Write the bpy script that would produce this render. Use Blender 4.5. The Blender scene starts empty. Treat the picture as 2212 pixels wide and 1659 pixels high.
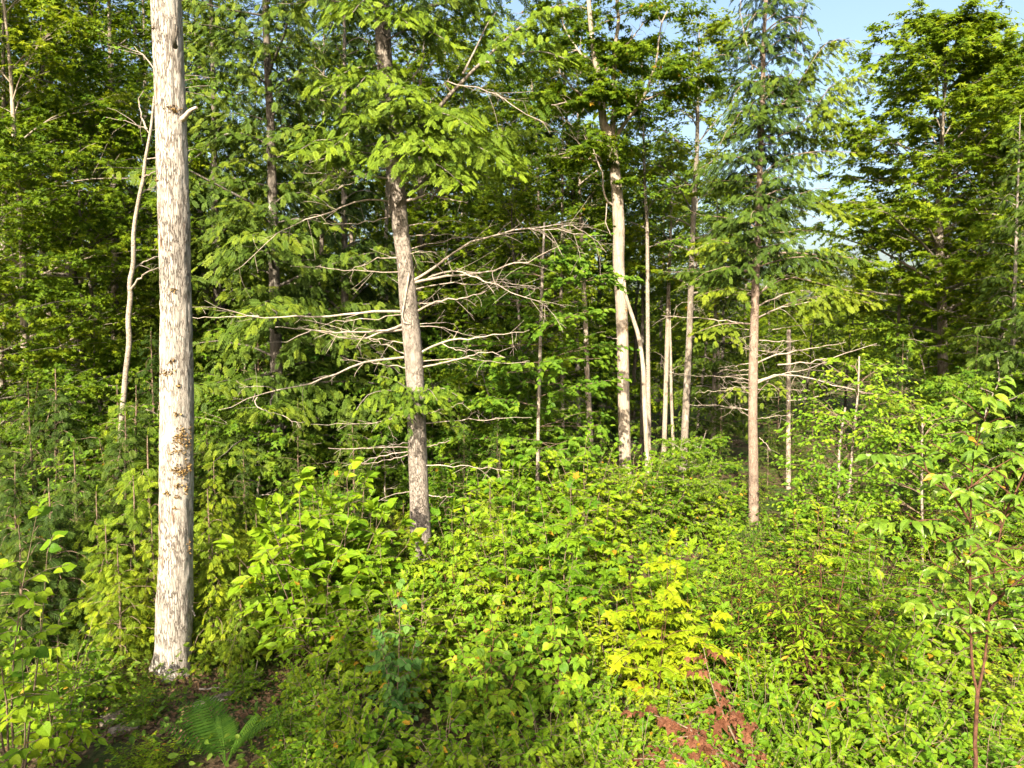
import bpy, math, random
import numpy as np
from mathutils import Vector, Matrix

# ------------------------------------------------------------------ camera, sky, sun, exposure
FPX, CX, CY = 1495.0, 1106.0, 829.5          # focal length and centre in a 2212 x 1659 reading of the photograph
CAM_H, PITCH = 4.3, math.radians(3.45)
SUN_AZ, SUN_EL = math.radians(15), math.radians(31)   # azimuth: behind the camera, turned to its left

sc = bpy.context.scene
col = sc.collection
cam_d = bpy.data.cameras.new('camera'); cam = bpy.data.objects.new('camera', cam_d); col.objects.link(cam)
cam.location = (0, 0, CAM_H); cam.rotation_euler = (math.radians(90) - PITCH, 0, 0)
cam_d.sensor_width = 36.0; cam_d.lens = FPX / 2212 * 36.0; cam_d.clip_start = .05; cam_d.clip_end = 3000
sc.camera = cam

w = bpy.data.worlds.new('World'); sc.world = w; w.use_nodes = True
wn = w.node_tree.nodes; wl = w.node_tree.links; wn.clear()
wo = wn.new('ShaderNodeOutputWorld'); wb = wn.new('ShaderNodeBackground'); ws = wn.new('ShaderNodeTexSky')
ws.sky_type = 'NISHITA'; ws.sun_disc = False
ws.sun_elevation = SUN_EL; ws.sun_rotation = math.pi + SUN_AZ
ws.altitude = 300; ws.air_density = 1.4; ws.dust_density = 8; ws.ozone_density = 1.8
wb.inputs['Strength'].default_value = .105
wl.new(ws.outputs[0], wb.inputs[0]); wl.new(wb.outputs[0], wo.inputs[0])

to_sun = Vector((-math.sin(SUN_AZ) * math.cos(SUN_EL), -math.cos(SUN_AZ) * math.cos(SUN_EL), math.sin(SUN_EL)))
sl = bpy.data.lights.new('sun', 'SUN'); sun = bpy.data.objects.new('sun', sl); col.objects.link(sun)
sl.energy = 5.0; sl.angle = math.radians(.5); sl.color = (1.0, .895, .69)
sun.rotation_euler = to_sun.to_track_quat('Z', 'Y').to_euler(); sun.location = (-8, -16, 20)

sc.view_settings.view_transform = 'Standard'; sc.view_settings.look = 'None'
sc.view_settings.exposure = 1.75; sc.view_settings.gamma = 1.0; sc.view_settings.use_curve_mapping = False
sc.render.engine = 'CYCLES'
cy = sc.cycles
cy.max_bounces = 3; cy.diffuse_bounces = 2; cy.glossy_bounces = 2; cy.transmission_bounces = 2; cy.transparent_max_bounces = 4
cy.use_adaptive_sampling = True; cy.adaptive_threshold = .02
cy.use_denoising = True; cy.denoiser = 'OPENIMAGEDENOISE'; cy.denoising_input_passes = 'RGB_ALBEDO_NORMAL'
cy.caustics_reflective = False; cy.caustics_refractive = False
cy.sample_clamp_indirect = 6
sc.render.filter_size = 1.3

RNG = np.random.default_rng
pi = math.pi

# ------------------------------------------------------------------ pixel -> place
def at(px, py, Y):
    """The point on the ray through a pixel where it crosses the upright plane y = Y."""
    u, v = (px - CX) / FPX, (py - CY) / FPX
    cp, sp = math.cos(PITCH), math.sin(PITCH)
    d = np.array([u, cp - v * sp, -sp - v * cp])
    return np.array([0, 0, CAM_H]) + d * (Y / d[1])
def xof(px, Y):
    return at(px, 740, Y)[0]
def zof(py, Y):
    return at(CX, py, Y)[2]
def gz(x, y):
    return .10 * np.sin(x * .55 + 1.3) * np.cos(y * .43 + .4) + .05 * np.sin(x * 1.7 + y * 1.1) + .03 * np.sin(x * 3.1 - y * 2.6)

# ------------------------------------------------------------------ mesh tools
def nrm(a):
    return a / np.maximum(np.linalg.norm(a, axis=-1, keepdims=True), 1e-9)
def hash3(i, j, k, s):
    h = np.sin(i * 127.1 + j * 311.7 + k * 74.7 + s * 19.19) * 43758.5453
    return h - np.floor(h)
def vnoise(p, s=0):
    i = np.floor(p); f = p - i; f = f * f * (3 - 2 * f); r = 0
    for a in (0, 1):
        for b in (0, 1):
            for c in (0, 1):
                wgt = (f[:, 0] if a else 1 - f[:, 0]) * (f[:, 1] if b else 1 - f[:, 1]) * (f[:, 2] if c else 1 - f[:, 2])
                r = r + wgt * hash3(i[:, 0] + a, i[:, 1] + b, i[:, 2] + c, s)
    return r
class Geo:
    def __init__(s): s.V = []; s.F = []; s.M = []; s.T = []; s.n = 0
    def add(s, V, F, m=0, t=.5):
        V = np.asarray(V, float).reshape(-1, 3); F = np.asarray(F, int)
        s.V.append(V); s.F.append(F + s.n); s.M.append(np.full(len(F), m))
        s.T.append(np.full(len(V), t) if np.isscalar(t) else np.asarray(t)); s.n += len(V)
    def mesh(s, name, mats, smooth=True):
        me = bpy.data.meshes.new(name)
        V = np.concatenate(s.V); T = np.concatenate(s.T)
        lens = np.concatenate([np.full(len(F), F.shape[1]) for F in s.F]); loops = np.concatenate([F.ravel() for F in s.F])
        me.vertices.add(len(V)); me.vertices.foreach_set('co', V.ravel().astype(np.float32))
        me.loops.add(len(loops)); me.loops.foreach_set('vertex_index', loops.astype(np.int32))
        me.polygons.add(len(lens))
        st = np.concatenate([[0], np.cumsum(lens)[:-1]])
        me.polygons.foreach_set('loop_start', st.astype(np.int32))
        me.polygons.foreach_set('material_index', np.concatenate(s.M).astype(np.int32))
        me.polygons.foreach_set('use_smooth', np.full(len(lens), smooth))
        a = me.attributes.new('tint', 'FLOAT', 'POINT'); a.data.foreach_set('value', T.astype(np.float32))
        for m in (mats if isinstance(mats, (list, tuple)) else [mats]): me.materials.append(m)
        me.update(calc_edges=True); me.validate()
        return me
def tube_arrays(pts, rad, n=6, cap=True):
    P = np.asarray(pts, float); m = len(P); R = np.broadcast_to(np.asarray(rad, float), (m,))
    T = nrm(np.gradient(P, axis=0)); md = np.abs(P[-1] - P[0])
    ref = np.zeros(3); ref[int(np.argmin(md))] = 1
    U = nrm(np.cross(T, ref)); W = np.cross(T, U)
    a = np.arange(n) * 2 * pi / n
    V = P[:, None] + R[:, None, None] * (np.cos(a)[None, :, None] * U[:, None] + np.sin(a)[None, :, None] * W[:, None])
    i = np.arange(m - 1)[:, None] * n; j = np.arange(n)[None]; k = (j + 1) % n
    F = np.stack([i + j, i + k, i + n + k, i + n + j], -1).reshape(-1, 4)
    return V.reshape(-1, 3), F, T
def tube(g, pts, rad, n=6, m=0, t=.5):
    V, F, T = tube_arrays(pts, rad, n); g.add(V, F, m, t)
    c = len(V); P = np.asarray(pts, float)
    L = len(P)
    g.add(np.vstack([V[-n:], P[-1:]]), np.array([[q, (q + 1) % n, n] for q in range(n)]), m, t)
def resample(pts, k):
    P = np.asarray(pts, float); s = np.concatenate([[0], np.cumsum(np.linalg.norm(np.diff(P[:, :3], axis=0), axis=1))])
    u = np.linspace(0, s[-1], k)
    # smooth (Catmull-Rom) interpolation through the points
    out = []
    for x in u:
        i = min(max(np.searchsorted(s, x) - 1, 0), len(P) - 2); f = (x - s[i]) / max(s[i + 1] - s[i], 1e-9)
        p0, p1, p2, p3 = P[max(i - 1, 0)], P[i], P[i + 1], P[min(i + 2, len(P) - 1)]
        out.append(.5 * ((2 * p1) + (-p0 + p2) * f + (2 * p0 - 5 * p1 + 4 * p2 - p3) * f * f + (-p0 + 3 * p1 - 3 * p2 + p3) * f ** 3))
    return np.array(out)
def scatter(g, tm, P, D, N, S, tint, m=0):
    tv, tf = tm; P = np.asarray(P); n = len(P)
    if n == 0: return
    y = nrm(D); x = nrm(np.cross(y, N)); z = np.cross(x, y)
    S = np.broadcast_to(np.asarray(S, float), (n,))[:, None, None]
    V = P[:, None] + S * (tv[None, :, 0:1] * x[:, None] + tv[None, :, 1:2] * y[:, None] + tv[None, :, 2:3] * z[:, None])
    F = tf[None] + (np.arange(n) * len(tv))[:, None, None]
    g.add(V.reshape(-1, 3), F.reshape(-1, 3), m, np.repeat(tint, len(tv)))

# ------------------------------------------------------------------ leaf shapes (length 1 along +y, upper side +z)
def mirror_leaf(side, mid):
    """Two halves folded along the midrib; side: outline points of one half, from base to tip; mid: midrib points."""
    V = [*mid] + [(-x, y, z) for x, y, z in side] + [(x, y, z) for x, y, z in side]
    nm, ns = len(mid), len(side); F = []
    for h in (0, 1):
        i = j = 0
        while i < nm - 1 or j < ns - 1:
            if j == ns - 1 or (i < nm - 1 and mid[i + 1][1] < side[j + 1][1]): t = (i, nm + h * ns + j, i + 1); i += 1
            else: t = (i, nm + h * ns + j, nm + h * ns + j + 1); j += 1
            F.append(t if h else t[::-1])
    return np.array(V, float), np.array(F, int)
OVATE = mirror_leaf([(.2, .12, .05), (.31, .34, .07), (.26, .58, .05), (.12, .82, -.02)], [(0, 0, 0), (0, .45, 0), (0, 1, -.12)])
ROUND = mirror_leaf([(.3, .08, .03), (.42, .33, .06), (.34, .62, .03), (.14, .86, -.03)], [(0, 0, 0), (0, .45, -.01), (0, 1.04, -.12)])
LANCE = mirror_leaf([(.11, .15, .04), (.17, .42, .05), (.11, .74, 0)], [(0, 0, 0), (0, .5, -.02), (0, 1, -.16)])
CHERRY = mirror_leaf([(.15, .12, .07), (.23, .33, .09), (.22, .55, .05), (.12, .78, -.08)], [(0, 0, 0), (0, .4, .02), (0, .7, -.06), (0, 1, -.28)])
MAPLE = mirror_leaf([(.16, -.05, .0), (.42, .1, -.06), (.26, .24, .03), (.5, .55, -.08), (.2, .52, .04), (.17, .74, .02)], [(0, 0, 0), (0, .5, .02), (0, 1, -.12)])
SMALL = (np.array([(0, 0, 0), (-.3, .42, .06), (0, 1, -.08), (.3, .42, .06)], float), np.array([(0, 2, 1), (0, 3, 2)]))
SMALLM = (np.array([(-.2, .12, .03), (.2, .12, .03), (0, 1.02, -.1), (.06, .02, 0), (-.02, .5, .04), (-.52, .5, -.06), (-.06, .02, 0), (.02, .5, .04), (.52, .5, -.06)], float),
          np.array([(0, 1, 2), (3, 4, 5), (6, 8, 7)]))
FOUR = (np.array([(0, 0, 0), (-.27, .25, .05), (-.25, .6, .04), (0, 1, -.1), (.25, .6, .04), (.27, .25, .05)], float), np.array([(0, 3, 1), (1, 3, 2), (0, 5, 3), (5, 4, 3)]))
def frond_template(n, ang, wid, lmax):
    V, F = [], []
    def strip(p, d, l, wd, dz):
        d = np.array(d) / np.linalg.norm(d); s = np.array([-d[1], d[0], 0]); b = len(V)
        p = np.array(p)
        V.extend([p, p + d * l * .55 - s * wd + [0, 0, dz * .3], p + d * l + [0, 0, dz], p + d * l * .55 + s * wd + [0, 0, dz * .3]])
        F.extend([(b, b + 1, b + 2), (b, b + 2, b + 3)])
    strip((0, 0, 0), (0, 1, 0), 1.0, wid * .8, -.14)
    for i in range(n):
        t = (i + .6) / n * .92; l = lmax * (math.sin(pi * (.18 + .8 * t)) ** .8) + .08
        for s in (-1, 1):
            strip((0, t, -.14 * t * t), (s * math.sin(ang), math.cos(ang), 0), l * (1 if i % 2 else .8), wid, -.09)
    return np.array(V, float), np.array(F, int)
FROND = frond_template(7, .9, .047, .42)
FRONDF = frond_template(6, .75, .06, .31)
LEAFV = {}

# ------------------------------------------------------------------ materials
def new_mat(name):
    m = bpy.data.materials.new(name); m.use_nodes = True; nt = m.node_tree; nt.nodes.clear()
    return m, nt.nodes, nt.links
def leaf_mat(name, c0, c1, c2, trans=.35, rough=.55, tcol=(1.2, 1.12, .4), spec=.16, turn=(.36, .22, .02)):
    m, N, L = new_mat(name)
    out = N.new('ShaderNodeOutputMaterial'); at_ = N.new('ShaderNodeAttribute'); at_.attribute_name = 'tint'
    oi = N.new('ShaderNodeObjectInfo')
    ma = N.new('ShaderNodeMath'); ma.operation = 'MULTIPLY_ADD'; ma.inputs[1].default_value = .42; L.new(oi.outputs['Random'], ma.inputs[0])
    mb = N.new('ShaderNodeMath'); mb.operation = 'MULTIPLY'; mb.inputs[1].default_value = .58; L.new(at_.outputs['Fac'], mb.inputs[0]); L.new(mb.outputs[0], ma.inputs[2])
    cr = N.new('ShaderNodeValToRGB'); e = cr.color_ramp.elements
    e[0].position = .08; e[0].color = (*c0, 1); e[1].position = .92; e[1].color = (*c2, 1)
    q = e.new(.5); q.color = (*c1, 1)
    L.new(ma.outputs[0], cr.inputs[0])
    gt = N.new('ShaderNodeMath'); gt.operation = 'GREATER_THAN'; gt.inputs[1].default_value = .985; L.new(at_.outputs['Fac'], gt.inputs[0])
    mt = N.new('ShaderNodeMix'); mt.data_type = 'RGBA'; L.new(gt.outputs[0], mt.inputs['Factor']); L.new(cr.outputs[0], mt.inputs['A']); mt.inputs['B'].default_value = (*turn, 1)
    tc = N.new('ShaderNodeTexCoord'); nz = N.new('ShaderNodeTexNoise'); nz.inputs['Scale'].default_value = 22; nz.inputs['Detail'].default_value = 2
    L.new(tc.outputs['Object'], nz.inputs['Vector'])
    mr = N.new('ShaderNodeMapRange'); mr.inputs[1].default_value = .3; mr.inputs[2].default_value = .7; mr.inputs[3].default_value = .78; mr.inputs[4].default_value = 1.2
    L.new(nz.outputs[0], mr.inputs[0])
    mu = N.new('ShaderNodeVectorMath'); mu.operation = 'MULTIPLY'; L.new(mt.outputs['Result'], mu.inputs[0]); L.new(mr.outputs[0], mu.inputs[1])
    pb = N.new('ShaderNodeBsdfPrincipled'); pb.inputs['Roughness'].default_value = rough; pb.inputs['Specular IOR Level'].default_value = spec
    L.new(mu.outputs[0], pb.inputs['Base Color'])
    tm = N.new('ShaderNodeVectorMath'); tm.operation = 'MULTIPLY'; tm.inputs[1].default_value = tcol; L.new(mu.outputs[0], tm.inputs[0])
    tr = N.new('ShaderNodeBsdfTranslucent'); L.new(tm.outputs[0], tr.inputs[0])
    mx = N.new('ShaderNodeMixShader'); mx.inputs[0].default_value = trans
    L.new(pb.outputs[0], mx.inputs[1]); L.new(tr.outputs[0], mx.inputs[2]); L.new(mx.outputs[0], out.inputs[0])
    return m
def bark_mat(name, light, mid, dark, zs=.22, scale=14, spots=None, bump=.6, lo=.38, hi=.62, bands=False, crack=.09):
    m, N, L = new_mat(name)
    out = N.new('ShaderNodeOutputMaterial'); pb = N.new('ShaderNodeBsdfPrincipled'); pb.inputs['Roughness'].default_value = .9; pb.inputs['Specular IOR Level'].default_value = .105
    tc = N.new('ShaderNodeTexCoord'); mp = N.new('ShaderNodeMapping'); mp.inputs['Scale'].default_value = (1, 1, zs)
    L.new(tc.outputs['Object'], mp.inputs[0])
    n1 = N.new('ShaderNodeTexNoise'); n1.inputs['Scale'].default_value = scale; n1.inputs['Detail'].default_value = 6; n1.inputs['Roughness'].default_value = .65; L.new(mp.outputs[0], n1.inputs['Vector'])
    vo = N.new('ShaderNodeTexVoronoi'); vo.feature = 'DISTANCE_TO_EDGE'; vo.inputs['Scale'].default_value = scale * 1.9
    wp = N.new('ShaderNodeVectorMath'); wp.operation = 'MULTIPLY_ADD'; wp.inputs[1].default_value = (.07, .07, .07); L.new(n1.outputs['Color'], wp.inputs[0]); L.new(mp.outputs[0], wp.inputs[2])
    L.new(wp.outputs[0], vo.inputs['Vector'])
    cr = N.new('ShaderNodeValToRGB'); e = cr.color_ramp.elements
    e[0].position = lo; e[0].color = (*mid, 1); e[1].position = hi; e[1].color = (*light, 1); L.new(n1.outputs[0], cr.inputs[0])
    ck = N.new('ShaderNodeMapRange'); ck.inputs[1].default_value = .0; ck.inputs[2].default_value = crack; ck.inputs[3].default_value = 1; ck.inputs[4].default_value = 0; L.new(vo.outputs['Distance'], ck.inputs[0])
    n2 = N.new('ShaderNodeTexNoise'); n2.inputs['Scale'].default_value = 3.2; n2.inputs['Detail'].default_value = 3; L.new(tc.outputs['Object'], n2.inputs['Vector'])
    ck2 = N.new('ShaderNodeMapRange'); ck2.inputs[1].default_value = .3; ck2.inputs[2].default_value = .58; L.new(n2.outputs[0], ck2.inputs[0])
    cm = N.new('ShaderNodeMath'); cm.operation = 'MULTIPLY'; L.new(ck.outputs[0], cm.inputs[0]); L.new(ck2.outputs[0], cm.inputs[1])
    mx = N.new('ShaderNodeMix'); mx.data_type = 'RGBA'; L.new(cm.outputs[0], mx.inputs['Factor']); L.new(cr.outputs[0], mx.inputs['A']); mx.inputs['B'].default_value = (*dark, 1)
    colr = mx.outputs['Result']
    if spots:
        n3 = N.new('ShaderNodeTexNoise'); n3.inputs['Scale'].default_value = spots[1]; n3.inputs['Detail'].default_value = 4; L.new(mp.outputs[0] if not bands else tc.outputs['Object'], n3.inputs['Vector'])
        s3 = N.new('ShaderNodeMapRange'); s3.inputs[1].default_value = spots[2]; s3.inputs[2].default_value = spots[2] + .05; L.new(n3.outputs[0], s3.inputs[0])
        m3 = N.new('ShaderNodeMix'); m3.data_type = 'RGBA'; L.new(s3.outputs[0], m3.inputs['Factor']); L.new(colr, m3.inputs['A']); m3.inputs['B'].default_value = (*spots[0], 1)
        colr = m3.outputs['Result']
    n4 = N.new('ShaderNodeTexNoise'); n4.inputs['Scale'].default_value = 1.3; n4.inputs['Detail'].default_value = 5; n4.inputs['Roughness'].default_value = .6; L.new(tc.outputs['Object'], n4.inputs['Vector'])
    r4 = N.new('ShaderNodeMapRange'); r4.inputs[1].default_value = .3; r4.inputs[2].default_value = .7; r4.inputs[3].default_value = .68; r4.inputs[4].default_value = 1.12; L.new(n4.outputs[0], r4.inputs[0])
    m4 = N.new('ShaderNodeVectorMath'); m4.operation = 'MULTIPLY'; L.new(colr, m4.inputs[0]); L.new(r4.outputs[0], m4.inputs[1]); colr = m4.outputs[0]
    L.new(colr, pb.inputs['Base Color'])
    bp = N.new('ShaderNodeBump'); bp.inputs['Strength'].default_value = bump; bp.inputs['Distance'].default_value = .015
    hs = N.new('ShaderNodeMath'); hs.operation = 'SUBTRACT'; L.new(n1.outputs[0], hs.inputs[0]); L.new(cm.outputs[0], hs.inputs[1]); L.new(hs.outputs[0], bp.inputs['Height'])
    L.new(bp.outputs[0], pb.inputs['Normal']); L.new(pb.outputs[0], out.inputs[0])
    return m
def plain_mat(name, c0, c1, scale=30, rough=.85):
    m, N, L = new_mat(name)
    out = N.new('ShaderNodeOutputMaterial'); pb = N.new('ShaderNodeBsdfPrincipled'); pb.inputs['Roughness'].default_value = rough; pb.inputs['Specular IOR Level'].default_value = .105
    tc = N.new('ShaderNodeTexCoord'); nz = N.new('ShaderNodeTexNoise'); nz.inputs['Scale'].default_value = scale; nz.inputs['Detail'].default_value = 5
    L.new(tc.outputs['Object'], nz.inputs['Vector'])
    cr = N.new('ShaderNodeValToRGB'); e = cr.color_ramp.elements; e[0].position = .35; e[0].color = (*c0, 1); e[1].position = .65; e[1].color = (*c1, 1)
    L.new(nz.outputs[0], cr.inputs[0]); L.new(cr.outputs[0], pb.inputs['Base Color'])
    bp = N.new('ShaderNodeBump'); bp.inputs['Strength'].default_value = .5; bp.inputs['Distance'].default_value = .01; L.new(nz.outputs[0], bp.inputs['Height']); L.new(bp.outputs[0], pb.inputs['Normal'])
    L.new(pb.outputs[0], out.inputs[0])
    return m
MT = dict(
    maple=leaf_mat('maple_leaf', (.05, .105, .008), (.135, .215, .009), (.25, .305, .012), trans=.5),
    beech=leaf_mat('beech_leaf', (.04, .11, .010), (.095, .185, .012), (.17, .245, .014), trans=.4),
    hobble=leaf_mat('viburnum_leaf', (.06, .15, .008), (.15, .255, .009), (.26, .33, .011), trans=.4),
    shrub=leaf_mat('shrub_leaf', (.05, .13, .008), (.13, .235, .009), (.245, .32, .012), trans=.4),
    bramble=leaf_mat('bramble_leaf', (.06, .15, .009), (.125, .23, .011), (.22, .295, .014), trans=.4),
    yellow=leaf_mat('yellow_maple_leaf', (.13, .215, .007), (.215, .285, .007), (.30, .325, .009), trans=.4),
    birch=leaf_mat('birch_leaf', (.035, .10, .02), (.06, .145, .026), (.1, .19, .03), trans=.3, tcol=(1, 1.1, .5)),
    aspen=leaf_mat('aspen_leaf', (.05, .13, .009), (.115, .215, .011), (.215, .295, .014), trans=.35),
    cherry=leaf_mat('cherry_leaf', (.07, .15, .012), (.125, .215, .014), (.2, .265, .018), trans=.35, rough=.4, spec=.4),
    hemlock=leaf_mat('hemlock_needles', (.016, .036, .006), (.052, .092, .007), (.15, .19, .008), trans=.1, rough=.6),
    sapling=leaf_mat('young_hemlock_needles', (.04, .085, .007), (.12, .18, .008), (.235, .275, .010), trans=.15, rough=.6),
    dimhem=leaf_mat('blue_green_needles', (.015, .034, .005), (.036, .07, .006), (.09, .125, .008), trans=.2, rough=.6),
    fern=leaf_mat('fern_leaf', (.05, .125, .015), (.075, .165, .018), (.11, .2, .02), trans=.35),
    weed=leaf_mat('weed_leaf', (.1, .18, .008), (.175, .265, .010), (.265, .32, .012), trans=.35),
    under=leaf_mat('undergrowth_leaf', (.035, .085, .012), (.075, .14, .014), (.14, .19, .02), trans=.35),
    deadleaf=leaf_mat('dead_brown_leaf', (.07, .026, .013), (.125, .05, .026), (.19, .085, .045), trans=.2, rough=.7, tcol=(1.1, .9, .6)),
    litter=leaf_mat('leaf_litter', (.06, .035, .02), (.12, .07, .035), (.2, .13, .075), trans=.1, rough=.8, tcol=(1, .9, .7)),
    whitebark=bark_mat('pale_scaly_bark', (.43, .39, .35), (.32, .285, .25), (.125, .096, .08), zs=.11, scale=24, spots=((.19, .12, .085), 9, .65), bump=1.0, crack=.11, lo=.36, hi=.6),
    greybark=bark_mat('grey_scaly_bark', (.33, .285, .25), (.17, .145, .125), (.085, .068, .055), zs=.35, scale=20, spots=((.42, .39, .34), 16, .66), bump=.9),
    tanbark=bark_mat('tan_bark', (.40, .34, .28), (.285, .235, .19), (.18, .135, .10), zs=.14, scale=16, spots=((.27, .15, .07), 7, .68), bump=.5),
    hembark=bark_mat('reddish_bark', (.34, .26, .21), (.23, .17, .135), (.11, .08, .065), zs=.4, scale=24, bump=.8),
    darkbark=bark_mat('dark_bark', (.16, .14, .12), (.09, .078, .065), (.04, .034, .03), zs=.25, scale=18, spots=((.24, .235, .21), 9, .62), bump=.7),
    midbark=bark_mat('grey_bark', (.31, .265, .22), (.19, .16, .13), (.09, .075, .06), zs=.22, scale=18, spots=((.38, .35, .31), 8, .6), bump=.6),
    birchbark=bark_mat('white_birch_bark', (.40, .35, .30), (.27, .225, .185), (.16, .12, .09), zs=2.2, scale=16, spots=((.13, .09, .07), 20, .60), bump=.5),
    dead=bark_mat('weathered_dead_wood', (.47, .395, .335), (.32, .265, .22), (.16, .125, .10), zs=.6, scale=30, spots=((.5, .47, .42), 18, .62), bump=.3),
    twig=plain_mat('brown_twig', (.09, .06, .04), (.2, .15, .11), 40),
    redstem=plain_mat('red_brown_stem', (.05, .025, .016), (.12, .058, .036), 26),
    lichen=plain_mat('ochre_lichen', (.16, .10, .04), (.32, .215, .085), 60),
    log=bark_mat('weathered_log', (.40, .33, .27), (.24, .19, .15), (.08, .06, .045), zs=1, scale=14, bump=.7),
)
def ground_mat():
    m, N, L = new_mat('forest_floor')
    out = N.new('ShaderNodeOutputMaterial'); pb = N.new('ShaderNodeBsdfPrincipled'); pb.inputs['Roughness'].default_value = .95; pb.inputs['Specular IOR Level'].default_value = .1
    tc = N.new('ShaderNodeTexCoord'); n1 = N.new('ShaderNodeTexNoise'); n1.inputs['Scale'].default_value = .8; n1.inputs['Detail'].default_value = 8
    n2 = N.new('ShaderNodeTexNoise'); n2.inputs['Scale'].default_value = 24; n2.inputs['Detail'].default_value = 6
    L.new(tc.outputs['Object'], n1.inputs['Vector']); L.new(tc.outputs['Object'], n2.inputs['Vector'])
    cr = N.new('ShaderNodeValToRGB'); e = cr.color_ramp.elements; e[0].position = .35; e[0].color = (.045, .032, .02, 1); e[1].position = .68; e[1].color = (.14, .095, .055, 1); L.new(n2.outputs[0], cr.inputs[0])
    mx = N.new('ShaderNodeMix'); mx.data_type = 'RGBA'; mr = N.new('ShaderNodeMapRange'); mr.inputs[1].default_value = .45; mr.inputs[2].default_value = .6; L.new(n1.outputs[0], mr.inputs[0])
    L.new(mr.outputs[0], mx.inputs['Factor']); L.new(cr.outputs[0], mx.inputs['A']); mx.inputs['B'].default_value = (.045, .075, .018, 1)
    L.new(mx.outputs['Result'], pb.inputs['Base Color'])
    bp = N.new('ShaderNodeBump'); bp.inputs['Strength'].default_value = .8; bp.inputs['Distance'].default_value = .03; L.new(n2.outputs[0], bp.inputs['Height']); L.new(bp.outputs[0], pb.inputs['Normal'])
    L.new(pb.outputs[0], out.inputs[0])
    return m

# ------------------------------------------------------------------ objects
def empty(name, loc, label=None, cat=None, group=None):
    o = bpy.data.objects.new(name, None); col.objects.link(o); o.location = [float(v) for v in loc]; o.empty_display_size = .2
    if label: tag(o, label, cat, group)
    return o
def tag(o, label, cat, group=None):
    o['label'] = label; o['category'] = cat
    if group: o['group'] = group
def part(name, me, parent, kind=None, label=None):
    o = bpy.data.objects.new(name, me); col.objects.link(o)
    if parent: o.parent = parent
    if kind: o['kind'] = kind
    if label: o['label'] = label
    return o
def kids(o): return [c for c in ALLKIDS.get(o.name, [])]
ALLKIDS = {}
def index_children(root):
    ALLKIDS[root.name] = list(root.children)
    for c in ALLKIDS[root.name]: ALLKIDS[c.name] = list(c.children)
def copy_thing(root, loc, rz, s, label, cat, group=None, mirror=False, skip=()):
    r = root.copy(); col.objects.link(r)
    r.location = [float(v) for v in loc]; r.rotation_euler = (0, 0, rz)
    r.scale = (s, s, s) if np.isscalar(s) else s
    for k in ('label', 'category', 'group'):
        if k in r: del r[k]
    tag(r, label, cat, group)
    for ch in ALLKIDS[root.name]:
        if ch.name.split('.')[0] in skip: continue
        c = ch.copy(); col.objects.link(c); c.parent = r
        for g in ALLKIDS.get(ch.name, ()):
            d = g.copy(); col.objects.link(d); d.parent = c
    return r
PROTO_HOME = []
def drop(root):
    for c in list(root.children):
        for d in list(c.children): bpy.data.objects.remove(d)
        bpy.data.objects.remove(c)
    bpy.data.objects.remove(root)

# ------------------------------------------------------------------ growing things
UP = np.array([0, 0, 1.0])
def rotz(v, a):
    c, s = np.cos(a), np.sin(a)
    return np.stack([v[..., 0] * c - v[..., 1] * s, v[..., 0] * s + v[..., 1] * c, v[..., 2]], -1)
def leafy_shoots(rng, O, D, Ls, K, ls, droop=.25, bias=(0, -.45, 0), jit=.38, spread=.95, ljit=.3, out=.25, turning=.012):
    """Leaves in two ranks along each shoot. Returns positions, directions, normals, sizes, tints."""
    O = np.asarray(O, float); D = nrm(np.asarray(D, float)); n = len(O); Ls = np.broadcast_to(np.asarray(Ls, float), (n,))
    t = ((np.arange(K) + .4) / K)[None] + rng.normal(0, .04, (n, K)); side = np.where(np.arange(K) % 2 == 0, 1., -1.)[None] * np.ones((n, 1)); side[:, -1] = 0
    P = O[:, None] + D[:, None] * (Ls[:, None] * t)[..., None]; P[..., 2] -= (.25 * Ls[:, None] * t * t)
    a = side * (spread + rng.normal(0, .22, (n, K))) + rng.normal(0, .15, (n, K))
    Dd = rotz(np.repeat(D[:, None], K, 1), a); Dd[..., 2] = Dd[..., 2] * .5 - droop + rng.normal(0, .2, (n, K))
    Nn = UP + np.array(bias) + (out * D * np.array([1, 1, 0]))[:, None] + rng.normal(0, jit, (n, K, 3))
    S = ls * (1 + rng.uniform(-ljit, ljit, (n, K)))
    ti = np.clip(rng.normal(.5, .2, (n, 1)) + rng.normal(0, .17, (n, K)), 0, .97); ti[rng.random((n, K)) < turning] = 1.0
    return P.reshape(-1, 3), Dd.reshape(-1, 3), Nn.reshape(-1, 3), S.ravel(), ti.ravel()
def along(P, u):
    P = np.asarray(P); s = np.linspace(0, 1, len(P)); u = np.atleast_1d(u)
    return np.stack([np.interp(u, s, P[:, i]) for i in range(3)], -1)
def on_trunk(tp, z):
    return np.array([np.interp(z, tp[:, 2], tp[:, 0]), np.interp(z, tp[:, 2], tp[:, 1]), z])
def limb_path(rng, p0, az, L, el, k=7, wob=.06, flat=.45):
    h = np.array([math.cos(az), math.sin(az), 0]); t = np.linspace(0, 1, k)[:, None]
    P = p0 + h * (L * math.cos(el) * t) + UP * (L * math.sin(el) * 1.25 * (t - flat * t * t))
    wv = np.cumsum(rng.normal(0, wob * L / k * 2, (k, 3)), 0); wv[0] = 0
    return P + wv * t
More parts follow.
